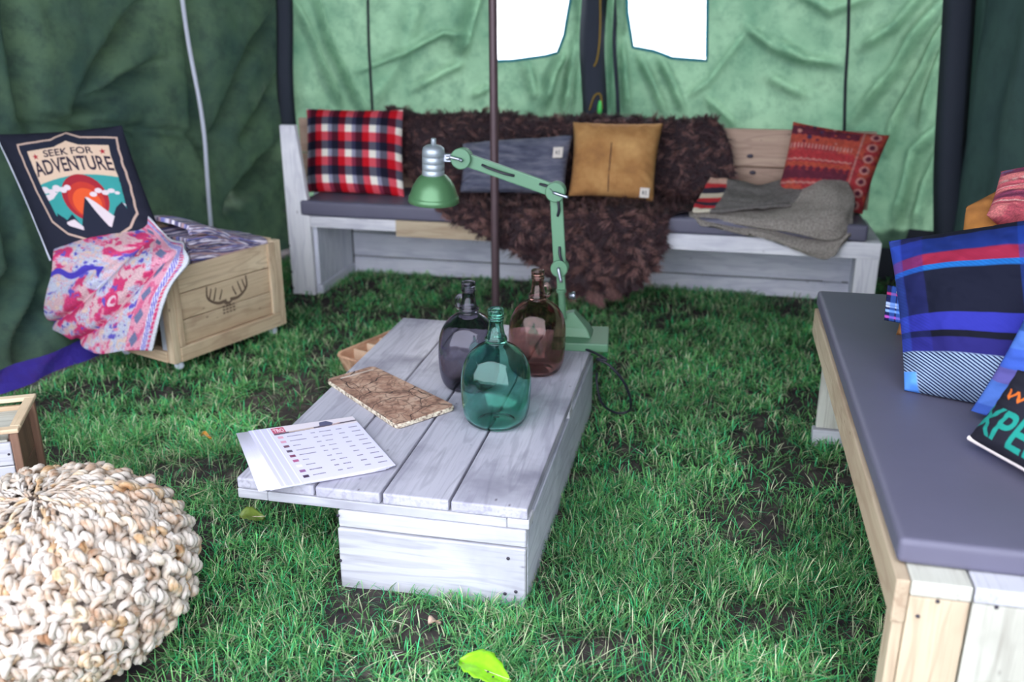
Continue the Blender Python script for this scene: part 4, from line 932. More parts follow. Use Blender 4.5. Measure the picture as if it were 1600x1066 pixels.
# make normals point out (towards -y / +z on the visible side, +y behind)
outd = np.stack([np.zeros(ns), np.where(ii < 20, .6, -1.0), np.full(ns, .6)], 1); Nb = np.where((np.sum(Nb * outd, 1) < 0)[:, None], -Nb, Nb)
cl = np.floor(Pb[:, 0] * 52 + np.sin(Pb[:, 2] * 40)) * 13.1 + np.floor((Pb[:, 2] * 50 + Pb[:, 1] * 40 + np.sin(Pb[:, 0] * 45))) * 7.7   # clumps share a curl
r1_ = hash2(cl, cl * .3, 1); r2_ = hash2(cl, cl * .7, 2); r3_ = hash2(cl * .9, cl, 3)
L_ = (.018 + .030 * r3_) * rng.uniform(.7, 1.2, ns); tang = np.stack([(r1_ - .5) * 2.6 + rng.normal(0, .45, ns), rng.normal(0, .35, ns), -.5 + (r2_ - .5) * 2.2 + rng.normal(0, .25, ns)], 1)
wdt = rng.uniform(.0007, .0016, ns); side = np.cross(Nb, tang); side /= np.linalg.norm(side, axis=1)[:, None] + 1e-9
V7 = np.zeros((ns, 7, 3))
for k, t in enumerate((0, .4, .75, 1.0)):
    c = Pb - fo + Nb * (L_ * t * (1 - .35 * t))[:, None] + tang * (L_ * t ** 1.7 * .62)[:, None]; ww_ = (wdt * (1, 1.1, .8, 0)[k])[:, None]
    if k < 3: V7[:, 2 * k] = c - side * ww_; V7[:, 2 * k + 1] = c + side * ww_
    else: V7[:, 6] = c
TT = np.array([[0, 1, 3], [0, 3, 2], [2, 3, 5], [2, 5, 4], [4, 5, 6]]); F = ((np.arange(ns) * 7)[:, None, None] + TT[None]).reshape(-1, 3)
mf = NT('brown_fur'); mf.col(mf.n('ShaderNodeAttribute', attribute_name='Col').outputs['Color']); mf.p.inputs['Roughness'].default_value = .55; mf.p.inputs['Specular IOR Level'].default_value = .3
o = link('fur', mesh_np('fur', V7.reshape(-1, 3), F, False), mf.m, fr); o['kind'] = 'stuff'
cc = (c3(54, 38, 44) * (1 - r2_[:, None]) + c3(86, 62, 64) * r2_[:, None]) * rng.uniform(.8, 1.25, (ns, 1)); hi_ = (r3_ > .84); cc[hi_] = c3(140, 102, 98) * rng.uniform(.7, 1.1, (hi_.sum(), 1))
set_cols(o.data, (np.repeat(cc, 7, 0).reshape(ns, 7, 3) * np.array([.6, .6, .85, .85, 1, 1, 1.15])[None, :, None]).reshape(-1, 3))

# ================================================================== RIGHT BENCH
r0 = np.array([.66, 2.3, 0]); rbn = thing('plank_bench', 'pale pine plank bench in the right foreground', 'bench', tuple(r0))
def rp(name, lo, hi, kind, **k): return plank(name, np.array(lo) - r0, np.array(hi) - r0, kind, rbn, **k)
RZ_ = .468
rp('side_rail', (.362, 1.500, .378), (.386, 3.10, RZ_ - .002), 'pine')
for i, (a_, b_) in enumerate(((.387, .486), (.490, .60), (.604, .72), (.724, .84), (.844, .95))):
    rp('seat_plank', (a_, 1.497, RZ_ - .03), (b_, 3.10, RZ_), ('pinegrey', 'whitewash')[i % 2] if i else 'pinegrey')
for i, (a_, b_) in enumerate(((.387, .486), (.490, .60), (.604, .72), (.724, .84), (.844, .95))):
    rp('end_board', (a_, 1.500, -.02), (b_, 1.530, RZ_ - .032), ('pine', 'pinegrey')[i % 2])
    if i in (0, 1, 2, 3): pass
rp('corner_post', (.366, 1.504, -.02), (.386, 1.56, .377), 'pine')
for a_, b_ in ((.405, .515), (.518, .66), (.664, .80), (.804, .94)): rp('end_board', (a_, 3.065, .05), (b_, 3.090, .437), 'pinegrey')
rp('sole_board', (.395, 3.050, -.02), (.95, 3.092, .048), 'whitewash')
nl = []
for x, y in ((1465, 940), (1434, 963), (1557, 949)):
    p = T(x, y, 1.499) - r0; q, f = lathe_vf([(.0038, 0), (.0034, .0016), (.001, .002)], 8); nl.append((np.array(q)[:, [0, 2, 1]] * [1, -1, 1] + p, f))
p = T(1308, 637, 3.064) - r0; q, f = lathe_vf([(.010, 0), (.009, .0012), (.001, .0013)], 10); nl.append((np.array(q)[:, [0, 2, 1]] * [1, -1, 1] + p, f))
Vn, Fn = merge(nl); tag(link('nail_heads', mesh_np('nail_heads', Vn, Fn), M['nail'], rbn), None, None, None, 'stuff')
seat_pad('seat_pad', 'dark grey seat pad on the pine bench in the right foreground', (.368, 1.545, RZ_ + .001), (.93, 3.13, .520), .014)
PZ = .521
def plaid_blue():
    a = Art(240, 240, c3(30, 34, 72)); X, Y = a.X, a.Y; tw = Art(240, 240, c3(0, 0, 0)); A = a.a
    def hb(y0, y1, c, t=0): m = (Y >= y0) & (Y < y1); a.a[m] = c; tw.a[m] = t
    hb(.95, 1.01, c3(28, 30, 52)); hb(.83, .95, c3(34, 60, 150)); hb(.755, .83, c3(184, 44, 78), 60); hb(.72, .755, c3(36, 130, 226), 120); hb(.47, .72, c3(24, 28, 50))
    hb(.37, .47, c3(58, 62, 190), 50); hb(.335, .37, c3(20, 22, 38)); hb(.25, .335, c3(48, 44, 132), 40); hb(0, .25, c3(196, 220, 252), 255)
    for x0, x1, c, f in ((0, .055, c3(70, 110, 255), .55), (.05, .16, c3(60, 66, 210), .30), (.56, .655, c3(40, 90, 220), .45), (.72, .76, c3(20, 22, 40), .5), (.80, 1, c3(40, 90, 220), .35)):
        m = (X >= x0) & (X < x1) & (Y > .25); a.a[m] = a.a[m] * (1 - f) + c * f; m2 = m & (Y < .72); tw.a[m2] = np.maximum(tw.a[m2], 110)
    a.a *= .80
    m = (X < .07) & (Y < .12); a.a[m] = c3(96, 160, 250); tw.a[m] = 40
    return a, tw
pa, pt_ = plaid_blue()
PT = [(.495, 2.265, PZ), (.98, 2.06, PZ), (.93, 2.33, .975), (.445, 2.45, .848)]
pillow('plaid_cushion', 'large blue, black and red twill plaid cushion on the right bench', PT, .27, M['twill'], pa, pt_, n=170, pinch=.03, seed=6, wrinkle=.03, top_dip=-.05, flat=2.6)
pb2 = Art(240, 240, c3(40, 46, 88)); tw2 = Art(240, 240, c3(150, 150, 150)); X, Y = pb2.X, pb2.Y
for y0, y1, c, t in ((.0, .10, c3(60, 56, 130), 200), (.10, .30, c3(120, 130, 190), 230), (.30, .42, c3(190, 60, 90), 60), (.42, .58, c3(70, 66, 170), 60), (.58, .72, c3(110, 130, 190), 230), (.72, .80, c3(24, 26, 44), 0), (.80, 1, c3(120, 150, 210), 230)):
    m = (Y >= y0) & (Y < y1); pb2.a[m] = c; tw2.a[m] = t
m = X < .14; pb2.a[m] = pb2.a[m] * .35 + c3(80, 140, 255) * .65; tw2.a[m] = 30
pb2.a *= .85; m = (X > .55) & (X < .75); pb2.a[m] = pb2.a[m] * .5 + c3(20, 24, 50) * .5
pillow('plaid_cushion', 'second blue twill plaid cushion leaning between the big plaid one and the black one', [T(1516, 642, 2.12), (1.00, 1.88, PZ), (1.08, 1.98, .95), T(1618, 462, 2.09)], .09, M['twill'], pb2, tw2, n=130, pinch=.03, seed=9, wrinkle=.012)
bx = Art(420, 360, c3(34, 34, 44))
org, teal_ = c3(224, 112, 40), c3(34, 150, 136)
bx.text('WILDERNESS', .05, .57, .80, .70, org, lambda x, y: (x, y - .08 * math.sin((x - .1) * 2.6) + .04))
bx.text('EXPEDITION', -.10, .12, .98, .50, teal_, lambda x, y: (x, y - .06 * math.sin(x * 2.4) + .02))
wp = plain('cream_piping', srgb(224, 212, 210), .8)
pillow('printed_cushion', 'black cushion with teal and orange lettering and cream edge, foremost on the right bench', [T(1514, 684, 1.95), (.80, 1.58, .528), (1.02, 1.74, .705), T(1590, 578, 1.96)], .11, M['print'], bx, n=330, pinch=.03, seed=2, wrinkle=.004, piping=(wp, (0, 30), .006, 'cream piping along the lower edge'))
pillow('velvet_cushion', 'mustard brown velvet cushion behind the blue plaid one', [(.62, 2.42, .70), (1.03, 2.58, .66), (.86, 2.68, 1.04), (.650, 2.60, .915)], .10, M['mustard'], n=60, pinch=.03, seed=11, wrinkle=.014)
kp = kilim(9, c3(204, 92, 104), c3(226, 136, 130), c3(240, 206, 190), c3(110, 48, 80), c3(96, 96, 140))
pillow('kilim_cushion', 'pink and red woven kilim cushion, rearmost on the right bench', [(.675, 2.50, .915), (1.07, 2.60, .72), (1.15, 2.74, 1.05), (.735, 2.66, 1.0)], .10, M['wool'], kp, n=120, pinch=.03, seed=14)
tg = Art(60, 80, c3(28, 36, 84))
for y, c in ((.78, c3(196, 60, 120)), (.5, c3(180, 200, 250)), (.3, c3(150, 190, 250)), (.42, c3(220, 230, 255)), (.12, c3(200, 90, 200))): tg.mask(np.abs(tg.Y - y) < .035, c)
for x, f in ((.3, .5), (.55, .6), (.85, .4)): m = np.abs(tg.X - x) < .10; tg.a[m] = tg.a[m] * (1 - f) + c3(70, 130, 240) * f
q4 = [(.500, 2.66, .575), (.562, 2.63, .575), (.560, 2.64, .675), (.498, 2.67, .675)]
tgo = pillow('fabric_tag', 'small blue plaid fabric tag with brass eyelet beside the big plaid cushion', q4, .008, M['flannel'], tg, n=30, pinch=0, wrinkle=.0, cat='tag')
V, F = tube_vf([(.006 * math.cos(a_), -.006, .006 * math.sin(a_)) for a_ in np.linspace(0, 2 * PI, 16, endpoint=False)], .0018, 6, True); link('eyelet', mesh_np('eyelet', V + [-.004, 0, .038], F), M['steel'], tgo)
pillow('leather_cushion', 'tan leather cushion edge hidden behind the fabric tag', [(.545, 2.70, PZ), (.80, 2.64, PZ), (.80, 2.72, .72), (.56, 2.78, .70)], .08, M['leather'], n=30, seed=3)

# ================================================================== CRATE SEAT on casters (left)
cr = thing('crate_seat', 'pale wooden open-fronted crate on casters with printed antlers, by the left wall', 'crate', (-2.052, 3.135, .02), math.radians(-19.9))
W_, D_ = .42, .62; c0 = .035; c1 = .425
def cp(name, lo, hi, kind='crate', **k): return plank(name, lo, hi, kind, cr, **k)
for x in (-.040, -W_): 
    for y in (0, D_ - .035): cp('post', (x, y, c0), (x + .04, y + .035, c1))
# antler side: recessed boards, rails round them
for z0_, z1_ in ((.100, .20), (.203, .31), (.313, .415)): cp('side_board', (-.030, .036, z0_), (-.012, D_ - .036, z1_))
cp('side_rail', (-.022, .036, c0), (.002, D_ - .036, .098)); cp('side_moulding', (-.011, D_ - .075, .10), (.003, D_ - .037, .42), axis=2)
cp('side_moulding', (-.011, .036, .10), (.003, .062, .42), axis=2)
for z0_, z1_ in ((.04, .165), (.168, .29), (.293, .415)): cp('side_board', (-W_ + .01, .036, z0_), (-W_ + .028, D_ - .036, z1_))
for z0_, z1_ in ((.04, .165), (.168, .29), (.293, .43)): cp('back_board', (-W_ + .04, D_ - .028, z0_), (-.041, D_ - .010, z1_))
cp('lip', (-W_ + .041, -.004, c0), (-.041, .03, .082), 'crate'); cp('front_board', (-.075, .006, .083), (-.041, .024, .42), 'greywash', axis=2)
for x in (-.36, -.28, -.20, -.12): cp('floor_board', (x, .031, c0), (x + .076, D_ - .03, c0 + .018))
for x in (-.04, -W_ + .045):
    for y in (.05, D_ - .05):
        ca = thing('caster', None, None); ca.parent = cr; ca.location = (x, y, 0)
        lathe('wheel', [(.004, -.009), (.018, -.008), (.020, 0), (.018, .008), (.004, .009)], M['white'], ca, (0, 0, .012), (PI / 2, 0, .5), 20)
        link('fork', box_mesh((.012, .026, .022), .002), M['steel'], ca, (0, 0, .026))
# burnt-in antlers
ink = plain('brown_ink', srgb(112, 92, 76), .9); ap = []
def flat_line(P2, wd):
    P2 = spline(P2, 16); t = np.gradient(P2, axis=0); t /= np.linalg.norm(t, axis=1)[:, None]; n_ = np.stack([-t[:, 1], t[:, 0]], 1); w_ = wd * np.linspace(1.1, .45, 16)[:, None] / 2
    a_, b_ = P2 - n_ * w_, P2 + n_ * w_; V = np.concatenate([np.stack([np.full(16, -.0112), a_[:, 0], a_[:, 1]], 1), np.stack([np.full(16, -.0112), b_[:, 0], b_[:, 1]], 1), np.stack([np.full(16, -.0100), a_[:, 0], a_[:, 1]], 1), np.stack([np.full(16, -.0100), b_[:, 0], b_[:, 1]], 1)])
    F = [(32 + i, 33 + i, 49 + i, 48 + i) for i in range(15)] + [(i, 1 + i, 33 + i, 32 + i) for i in range(15)] + [(17 + i, 16 + i, 48 + i, 49 + i) for i in range(15)]
    ap.append((V, F))
cy_, cz_ = .31, .225
for s in (-1, 1):
    flat_line([(cy_ + s * .01, cz_), (cy_ + s * .06, cz_ + .002), (cy_ + s * .105, cz_ + .035), (cy_ + s * .105, cz_ + .085)], .014)
    for q, h_ in ((.045, .03), (.075, .035), (.10, .03)): flat_line([(cy_ + s * q, cz_ + .006 + q * .15), (cy_ + s * (q - .014), cz_ + h_ + q * .3), (cy_ + s * (q - .016), cz_ + h_ + .012 + q * .3)], .007)
for k in range(3):
    for j in range(4): y_ = cy_ - .034 + j * .018; flat_line([(y_, cz_ - .022 - k * .014), (y_ + .005, cz_ - .022 - k * .014), (y_ + .013, cz_ - .022 - k * .014)], .009)
flat_line([(cy_ - .02, cz_ - .004), (cy_, cz_ - .012), (cy_ + .02, cz_ - .004)], .016)
Vn, Fn = merge(ap); tag(link('antler_print', mesh_np('antler_print', Vn, Fn, False), ink, cr), 'brown printed antlers above blurred lettering')

# striped knitted blanket in the crate: folded layers
sb = thing('striped_blanket', 'purple, grey and brown striped blanket folded on top of the crate', 'blanket', (-2.12, 3.45, .44)); so_ = np.array([-2.12, 3.45, .44])
stp = Art(40, 240, c3(96, 88, 112)); r_ = np.random.default_rng(3); y = 0; pal = [c3(236, 226, 240), c3(92, 88, 126), c3(184, 150, 150), c3(126, 128, 190), c3(66, 64, 90), c3(216, 206, 228), c3(150, 128, 140), c3(80, 82, 132)]
k = 0
while y < 1: h_ = r_.uniform(.015, .045); stp.mask((stp.Y >= y) & (stp.Y < y + h_), pal[k % 8]); y += h_; k += 1
lay = [(.430, 0), (.467, 1), (.504, 2), (.541, 3), (.56, 4)]
for z_, i in lay:
    top = [.0, .0, .0, .0]; sl = .012 * i
    # layer: left end rounded roll, falls away to the right
    Gx = []
    for v_, drop in ((0, .034), (.015, .016), (.06, .002), (.35, 0), (.68, 0), (1, 0)):
        row = []
        for u_ in np.linspace(0, 1, 6):
            lx, ly = -.345 + .305 * (1 - v_) + .010 * math.sin(i * 2.3), .17 + .405 * u_ + .012 * math.sin(i * 3.1 + 1) * (1 - u_)   # crate frame
            ca_, sa_ = math.cos(-.3473), math.sin(-.3473); x_, y_ = -2.052 + ca_ * lx - sa_ * ly, 3.135 + sa_ * lx + ca_ * ly
            z2 = .428 + i * .038 * (1 - .78 * u_ ** 1.2) + .010 * math.sin(u_ * 6 + i * 1.7) * (i > 0) + .006 * math.sin(v_ * 6 + i) - .012 * u_ - drop
            row.append((x_, y_, z2))
        Gx.append(row)
    H2, A_, B_, N_ = cloth(Gx, 60, 60, .008, 20 + i, 5); stp.a = np.roll(stp.a, 23, 0); o = cloth_obj('fold', H2 - so_, M['flannel'], .018, A_, B_, stp, sb, (.5, .4))
    md = o.modifiers['thickness']; bv = o.modifiers.new('round', 'BEVEL'); bv.width = .006; bv.segments = 3; bv.limit_method = 'ANGLE'
    bpy.context.view_layer.update()

# adventure cushion
ad = Art(400, 400, c3(36, 38, 52)); cream, tq, rd, orr, wt, nv = c3(226, 196, 172), c3(60, 156, 154), c3(168, 42, 54), c3(232, 92, 48), c3(226, 210, 216), c3(36, 40, 56)
badge = lambda s, cx=.56, cy=.55: [(cx + (x - .5) * s, cy + (y - .5) * s) for x, y in ((.06, .90), (.36, .93), (.50, .99), (.64, .93), (.94, .90), (.93, .50), (.90, .22), (.80, .10), (.62, .02), (.50, -.02), (.38, .02), (.20, .10), (.10, .22), (.07, .50))]
ad.poly(badge(.90), c3(206, 176, 160)); ad.poly(badge(.865), nv); 
inn = badge(.74); ad2 = Art(400, 400, cream); ad2.mask(ad2.Y < .575 + .06 * np.sin((ad2.X - .2) * 4.2) + .0, tq)
ad2.disc(.565, .455, .185, rd); ad2.disc(.565, .435, .145, c3(200, 60, 48)); ad2.disc(.565, .415, .115, orr)
for x, y, r_ in ((.26, .54, .035), (.31, .52, .03), (.36, .545, .035), (.41, .53, .03), (.45, .545, .028)): ad2.disc(x, y, r_, wt, 1.3)
ad2.poly([(.22, .50), (.36, .515), (.30, .47), (.23, .45)], wt)
for x, y, r_ in ((.64, .475, .03), (.69, .50, .03), (.74, .48, .03), (.79, .49, .028), (.83, .47, .02)): ad2.disc(x, y, r_, wt, 1.5)
ad2.poly([(.20, .12), (.28, .36), (.34, .30), (.40, .34), (.44, .24), (.56, .46), (.66, .38), (.72, .28), (.78, .36), (.84, .40), (.93, .1)], nv)
ad2.poly([(.56, .46), (.585, .455), (.64, .405), (.74, .29), (.68, .21), (.66, .22), (.60, .35)], wt); ad2.poly([(.33, .285), (.40, .30), (.45, .235), (.42, .15), (.31, .235)], wt); ad2.poly([(.84, .39), (.88, .37), (.88, .32)], wt)
ad2.text('ADVENTURE', .245, .635, .875, .75, c3(48, 40, 56), lambda x, y: (x, y + .035 * math.sin((x - .2) * 4.4))); ad2.text('SEEK FOR', .36, .785, .76, .84, c3(54, 44, 58), lambda x, y: (x, y + .015 * math.sin((x - .3) * 6)))
def star(cx, cy, r):
    return [(cx + (r if k % 2 == 0 else r * .42) * math.sin(k * PI / 5), cy + (r if k % 2 == 0 else r * .42) * math.cos(k * PI / 5)) for k in range(10)]
ad2.poly(star(.29, .80, .026), rd); ad2.poly(star(.83, .80, .026), rd)
ad2.poly([(.22, .16), (.24, .34), (.29, .30), (.28, .16)], tq); 
mk = Art(400, 400, c3(0, 0, 0)); mk.poly(inn, c3(1, 1, 1)); m = mk.a[..., 0] > .5; ad.a[m] = ad2.a[m]
adv = [T(82, 414, 3.25), T(262, 392, 3.33), T(190, 196, 3.44), T(-6, 210, 3.36)]
pillow('printed_cushion', 'black cushion with a shield badge of sun and mountains standing in the crate', adv, .13, M['print'], ad, n=300, pinch=.03, seed=15, wrinkle=.006, piping=(M['white'], (90, 119), .006, 'pale piping down the left edge'))

# pink paisley blanket draped over the crate front
pk = Art(300, 300, c3(206, 208, 228)); X, Y = pk.X, pk.Y
n1 = fbm(X * 9 + 2, Y * 9, 3, 5); n2 = fbm(X * 15, Y * 15 + 7, 8, 5); n3 = fbm(X * 30, Y * 30, 13)
pk.mask(n1 > .53, c3(240, 150, 176)); pk.mask(n1 > .58, c3(222, 62, 118)); pk.mask(n2 > .60, c3(232, 190, 196)); pk.mask((n2 > .50) & (n2 < .515), c3(224, 84, 140)); pk.mask((n3 > .60) & (n1 < .5), c3(240, 206, 190)); pk.mask((n3 < .36) & (n2 < .44), c3(104, 92, 196))
for cx, cy, r in ((.52, .32, .045), (.62, .62, .04)): pk.disc(cx, cy, r, c3(222, 44, 104)); pk.disc(cx, cy, r * .7, c3(246, 214, 226)); pk.disc(cx + .01, cy, r * .38, c3(222, 60, 116))
pk.mask((np.abs(Y - .52 - .03 * np.sin(X * 30)) < .03) & (X < .35), c3(84, 70, 196))
pk.mask((X > .74) & (X < .88), c3(240, 168, 190)); pk.mask((X > .74) & (X < .88) & (n3 > .5), c3(230, 110, 150)); pk.mask((X > .75) & (X < .86) & ((np.abs(X - .80) * 9 + np.abs(((Y * 8) % 1) - .5)) < .35), c3(120, 126, 164))
pk.mask((X > .88) & (X < .935), c3(238, 236, 250)); pk.mask((X > .885) & (X < .93) & (((X * 60 + Y * 34) % 1) < .5), c3(92, 76, 206)); pk.mask((X > .935) & (X < .965) & (((Y * 50) % 1) < .5), c3(228, 64, 120)); pk.mask(X > .965, c3(226, 228, 238))
pg = [[(86, 386, 3.26), (125, 360, 3.31), (170, 350, 3.34), (205, 345, 3.36), (222, 326, 3.38)],
      [(84, 402, 3.19), (128, 390, 3.20), (180, 382, 3.22), (235, 372, 3.25), (262, 370, 3.26)],
      [(81, 432, 3.20), (130, 428, 3.13), (185, 424, 3.11), (240, 412, 3.09), (294, 402, 3.10)],
      [(72, 482, 3.22), (118, 488, 3.11), (165, 490, 3.08), (212, 480, 3.05), (262, 458, 3.055)],
      [(80, 512, 3.24), (112, 530, 3.16), (153, 552, 3.09), (196, 548, 3.055), (238, 548, 3.06)]]
H2, A_, B_, N_ = cloth([[T(*p) for p in row] for row in pg], 150, 150, .010, 30, 4)
rd_ = np.exp(-(((A_ - (.62 - .45 * B_)) / .05) ** 2)) * np.clip(B_ * 3, 0, 1) * np.clip((.85 - B_) * 4, 0, 1) + .8 * np.exp(-(((A_ - (1.25 - .9 * B_)) / .045) ** 2)) * (B_ > .25) + .9 * np.exp(-(((A_ - (.95 - 1.0 * B_)) / .05) ** 2)) * np.clip((.8 - B_) * 3, 0, 1)
H2 = H2 + np.array([.25, .95, .1]) * (rd_ * .035)[..., None]
o = cloth_obj('paisley_blanket', H2, M['wool'], .010, A_, B_, pk, None, (.6, .6)); tag(o, 'pink, white and violet paisley blanket draped over the front of the crate', 'blanket')
# rolled cream towel between the two blankets
rt = spline([T(228, 350, 3.44), T(252, 360, 3.46), T(276, 378, 3.46)], 12); V, F = tube_vf(rt, [.012, .024, .030, .032, .032, .032, .032, .032, .032, .030, .024, .012], 16)
F = [tuple(f) for f in F.tolist()] + [tuple(range(15, -1, -1)), tuple(range(len(V) - 16, len(V)))]
tag(centred('rolled_towel', V, F, ptex('cream_terry', [(.3, srgb(170, 140, 112)), (.7, srgb(216, 196, 170))], 30)), 'cream rolled cloth behind the paisley blanket in the crate', 'towel')

# ================================================================== SMALL BOX at the left edge
sx = thing('wooden_box', 'small slatted wooden box behind the knitted pouf at the left edge', 'box', (-1.702, 1.871, 0), math.radians(28))
bW, bD, bH = .42, .235, .385
for z0_, z1_ in ((.02, .085), (.088, .15), (.153, .215), (.218, .28), (.283, .345)): plank('slat', (-bW + .02, 0, z0_), (-.022, .014, z1_), 'whitewash', sx, bev=.002)
for z0_, z1_ in ((.02, .13), (.133, .24), (.243, .36)):
    plank('side_board', (-.030, .022, z0_), (-.016, bD - .022, z1_), 'brownbox', sx, axis=2); plank('back_board', (-bW + .02, bD - .014, z0_), (-.022, bD, z1_), 'crate', sx); plank('side_board', (-bW + .016, .022, z0_), (-bW + .03, bD - .022, z1_), 'brownbox', sx, axis=2)
for x, y in ((-.021, 0), (-.021, bD - .021), (-bW, 0), (-bW, bD - .021)): plank('post', (x, y, -.01), (x + .021, y + .021, bH - .012), 'brownbox' if x > -.1 else 'crate', sx)
plank('rim', (-bW - .004, -.006, bH - .012), (.004, .020, bH), 'crate', sx, bev=.002); plank('rim', (-bW - .004, bD - .020, bH - .012), (.004, bD + .006, bH), 'crate', sx, bev=.002)
plank('rim', (-.022, .021, bH - .012), (.004, bD - .021, bH), 'crate', sx, bev=.002); plank('rim', (-bW - .004, .021, bH - .012), (-bW + .022, bD - .021, bH), 'crate', sx, bev=.002)
plank('shelf', (-bW + .03, .015, bH - .05), (-.031, bD - .015, bH - .036), 'pinegrey', sx)
nl = []
for z_ in (.06, .12, .185, .25, .315):
    q, f = lathe_vf([(.0035, 0), (.003, .0016), (.001, .002)], 8); nl.append((np.array(q)[:, [0, 2, 1]] * [1, -1, 1] + [-.030, -.0005, z_], f))
Vn, Fn = merge(nl); tag(link('nail_heads', mesh_np('nail_heads', Vn, Fn), M['nail'], sx), None, None, None, 'stuff')

# ================================================================== KNITTED POUF
PX_, PY_, PR, PH = POUF
pf = thing('knitted_pouf', 'round chunky knitted cream jute pouf in the left foreground', 'pouf', (PX_, PY_, 0))
def pouf_pt(phi, th_, dr=0.):
    c = np.sign(np.cos(phi)) * np.abs(np.cos(phi)) ** .80; s = np.sign(np.sin(phi)) * np.abs(np.sin(phi)) ** .92
    return np.stack([(PR + dr) * c * np.cos(th_), (PR + dr) * c * np.sin(th_), PH + (PH + dr * .9) * s], -1)
a1 = np.linspace(-1.45, 1.56, 40); a2 = np.linspace(0, 2 * PI, 61); A_, B_ = np.meshgrid(a1, a2, indexing='ij')
link('lining', mesh_np('lining', pouf_pt(A_, B_, -.030).reshape(-1, 3), grid_faces(40, 61)), M['core'], pf)
NC = 45
def strand(k, deep):
    n = 205; u = np.linspace(0, 1, n); p0_ = 1.552 if (k % 3 == 0 and not deep) else (1.47 if not deep else 1.36); phi = p0_ - u * (p0_ + 1.35)
    rr = np.random.default_rng(900 + k * 2 + deep)
    arc = u * .80; per = .080; ph = rr.uniform(0, 2 * PI) if deep else (k % 2) * PI * .9 + rr.uniform(-.5, .5)
    cphi = np.maximum(np.abs(np.cos(phi)) ** .8, .06); sp_ = 2 * PI / NC
    jit = np.interp(u, np.linspace(0, 1, 15), rr.normal(0, .13, 15)); jr = np.interp(u, np.linspace(0, 1, 25), rr.normal(0, .004, 25))
    w_ = 2 * PI * arc / per + ph + np.interp(u, np.linspace(0, 1, 12), rr.normal(0, .7, 12))
    th_ = (k + (.5 if deep else 0)) * sp_ + sp_ * (.31 * np.sin(w_) + .06 * np.sin(w_ * 2.3 + k) + jit)
    dr = (-.016 if deep else -.003) + .008 * np.cos(w_ * (1 if deep else 1) + .8) + jr
    thin = np.clip(cphi * 1.9, .42, 1.0)
    P = pouf_pt(phi, th_, dr * thin)
    t = np.gradient(P, axis=0); t /= np.linalg.norm(t, axis=1)[:, None]; up = P - [0, 0, PH]; up /= np.linalg.norm(up, axis=1)[:, None]
    bn_ = np.cross(t, up); bn_ /= np.linalg.norm(bn_, axis=1)[:, None]; up = np.cross(bn_, t)
    R_ = (.0130 if not deep else .0135) * thin; plies = 3; out_ = []; seglen = np.concatenate([[0], np.cumsum(np.linalg.norm(np.diff(P, axis=0), axis=1))])
    for q in range(plies):
        a_ = seglen / .046 * 2 * PI + q * 2 * PI / plies + rr.uniform(0, 6)
        off = (np.cos(a_)[:, None] * up + np.sin(a_)[:, None] * bn_) * (R_ * .60)[:, None]
        pulse = 1 + .07 * np.sin(seglen / .031 * 2 * PI + q * 3 + k)
        out_.append(tube_vf(P + off, R_ * .53 * pulse, 5))
    return merge_q(out_)
for k in range(NC):
    for deep in (0, 1):
        V, F = strand(k, deep); o = link('yarn_strand', mesh_np('yarn_strand', V, F), M['jute2'] if (k * 7 + deep * 3) % 5 == 0 else M['jute'], pf)
# stray fibres
fb = []
for k in range(220):
    ph_, t_ = rng.uniform(-.6, 1.4), rng.uniform(0, 2 * PI); p = pouf_pt(np.array(ph_), np.array(t_), .008); d = rng.normal(0, 1, 3); d /= np.linalg.norm(d)
    fb.append(tube_vf([p, p + d * .012, p + d * .016 + rng.normal(0, .006, 3)], .0004, 3))
V, F = merge_q(fb); o = link('stray_fibres', mesh_np('stray_fibres', V, F), M['jute'], pf); o['kind'] = 'stuff'

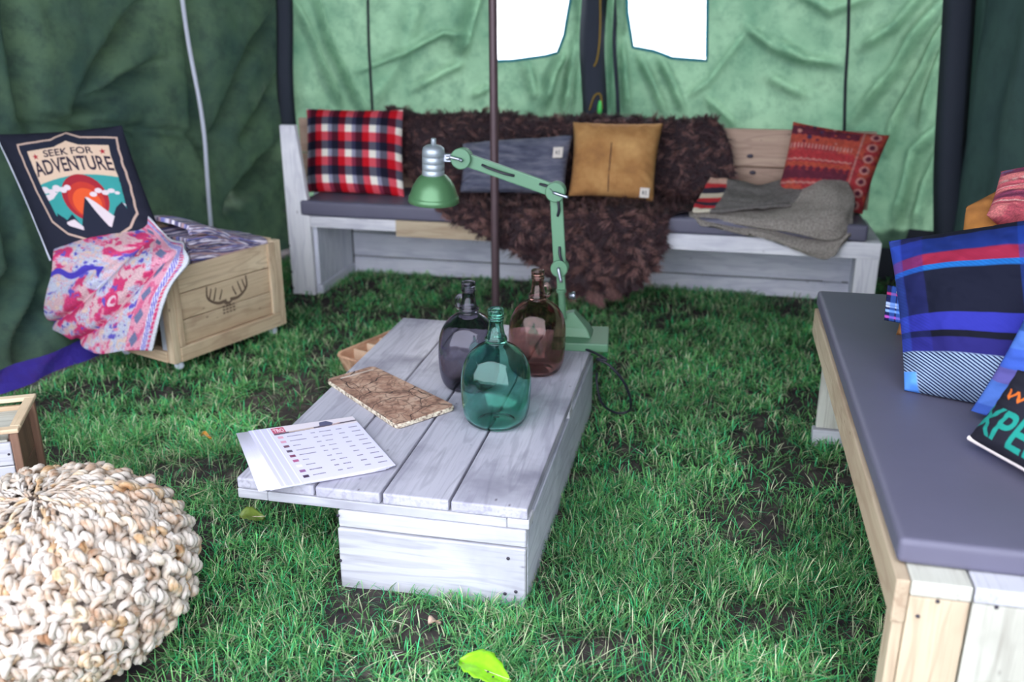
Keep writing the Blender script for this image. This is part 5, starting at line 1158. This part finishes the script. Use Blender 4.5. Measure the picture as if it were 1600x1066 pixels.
# ================================================================== FALLEN LEAVES
def leaf(name, label, c, L, W, rot, col, cup=.01, holes=(), tilt=0, lobes=.0):
    n = 14; pts = []
    for i in range(n + 1):
        t = i / n; w_ = W * math.sin(PI * t ** .8) ** .8 * (1 + .08 * math.sin(i * 2.1)) + lobes * W * abs(math.sin(t * 9)) if 0 < i < n else .001
        for s in np.linspace(-1, 1, 9): pts.append(((t - .5) * L, s * w_ / 2, cup * (s * s) + .01 * math.sin(t * 5) - .004 * (abs(s) < .1)))
    V = np.array(pts); F = grid_faces(n + 1, 9, flip=True); me = mesh_np(name, V, F)
    t = NT(name + '_tissue'); v = t.coords((1, 1, 1), False); nz = t.noise(v, 60, 4); k = .75
    cc_ = t.mix(t.ramp(nz, [(.35, (0, 0, 0, 1)), (.65, (1, 1, 1, 1))]), (col[0] * k, col[1] * k, col[2] * k, 1), col); t.col(cc_); t.p.inputs['Roughness'].default_value = .4
    o = link(name, me, t.m, None, c, (tilt, 0, rot)); md = o.modifiers.new('t', 'SOLIDIFY'); md.thickness = .0007
    V, F = tube_vf([(-L * .45, 0, .0), (0, 0, .0015), (L * .4, 0, .0), (L * .52, .002, -.001)], .0008, 6); link('midrib', mesh_np('midrib', V, F), M['jute2'], o)
    for hx, hy_ in holes: lathe('spot', [(.0028, 0), (.0028, .0008)], M['nail'], o, (hx, hy_, .0052), n=8)
    return tag(o, label, 'leaf')
leaf('fallen_leaf', 'bright lime green leaf lying in the grass in front of the table', tuple(Z(757, 1048, .035)), .125, .088, .25 + math.radians(-30), srgb(150, 226, 40), .008, ((-.03, .004), (.012, -.006), (.03, -.015)))
leaf('fallen_leaf', 'dull olive green leaf beside the near left corner of the table', tuple(Z(394, 808, .03)), .07, .05, .3, srgb(120, 140, 60), .008, (), .2, .1)
leaf('fallen_leaf', 'small pale tan leaf scrap below the table base', tuple(Z(679, 972, .03)), .034, .026, .8, srgb(198, 170, 150), .003)
leaf('fallen_leaf', 'tiny orange leaf between the pouf and the crate', tuple(Z(322, 681, .035)), .035, .022, .2, srgb(216, 150, 50), .003)
tag(tube('grass_straw', [Z(296, 776, .03), Z(308, 771, .045), Z(322, 765, .03)], .0014, plain('dry_straw', srgb(190, 180, 150), .8), None, 5, 12), 'pale dry straw lying in the grass behind the pouf', 'straw')
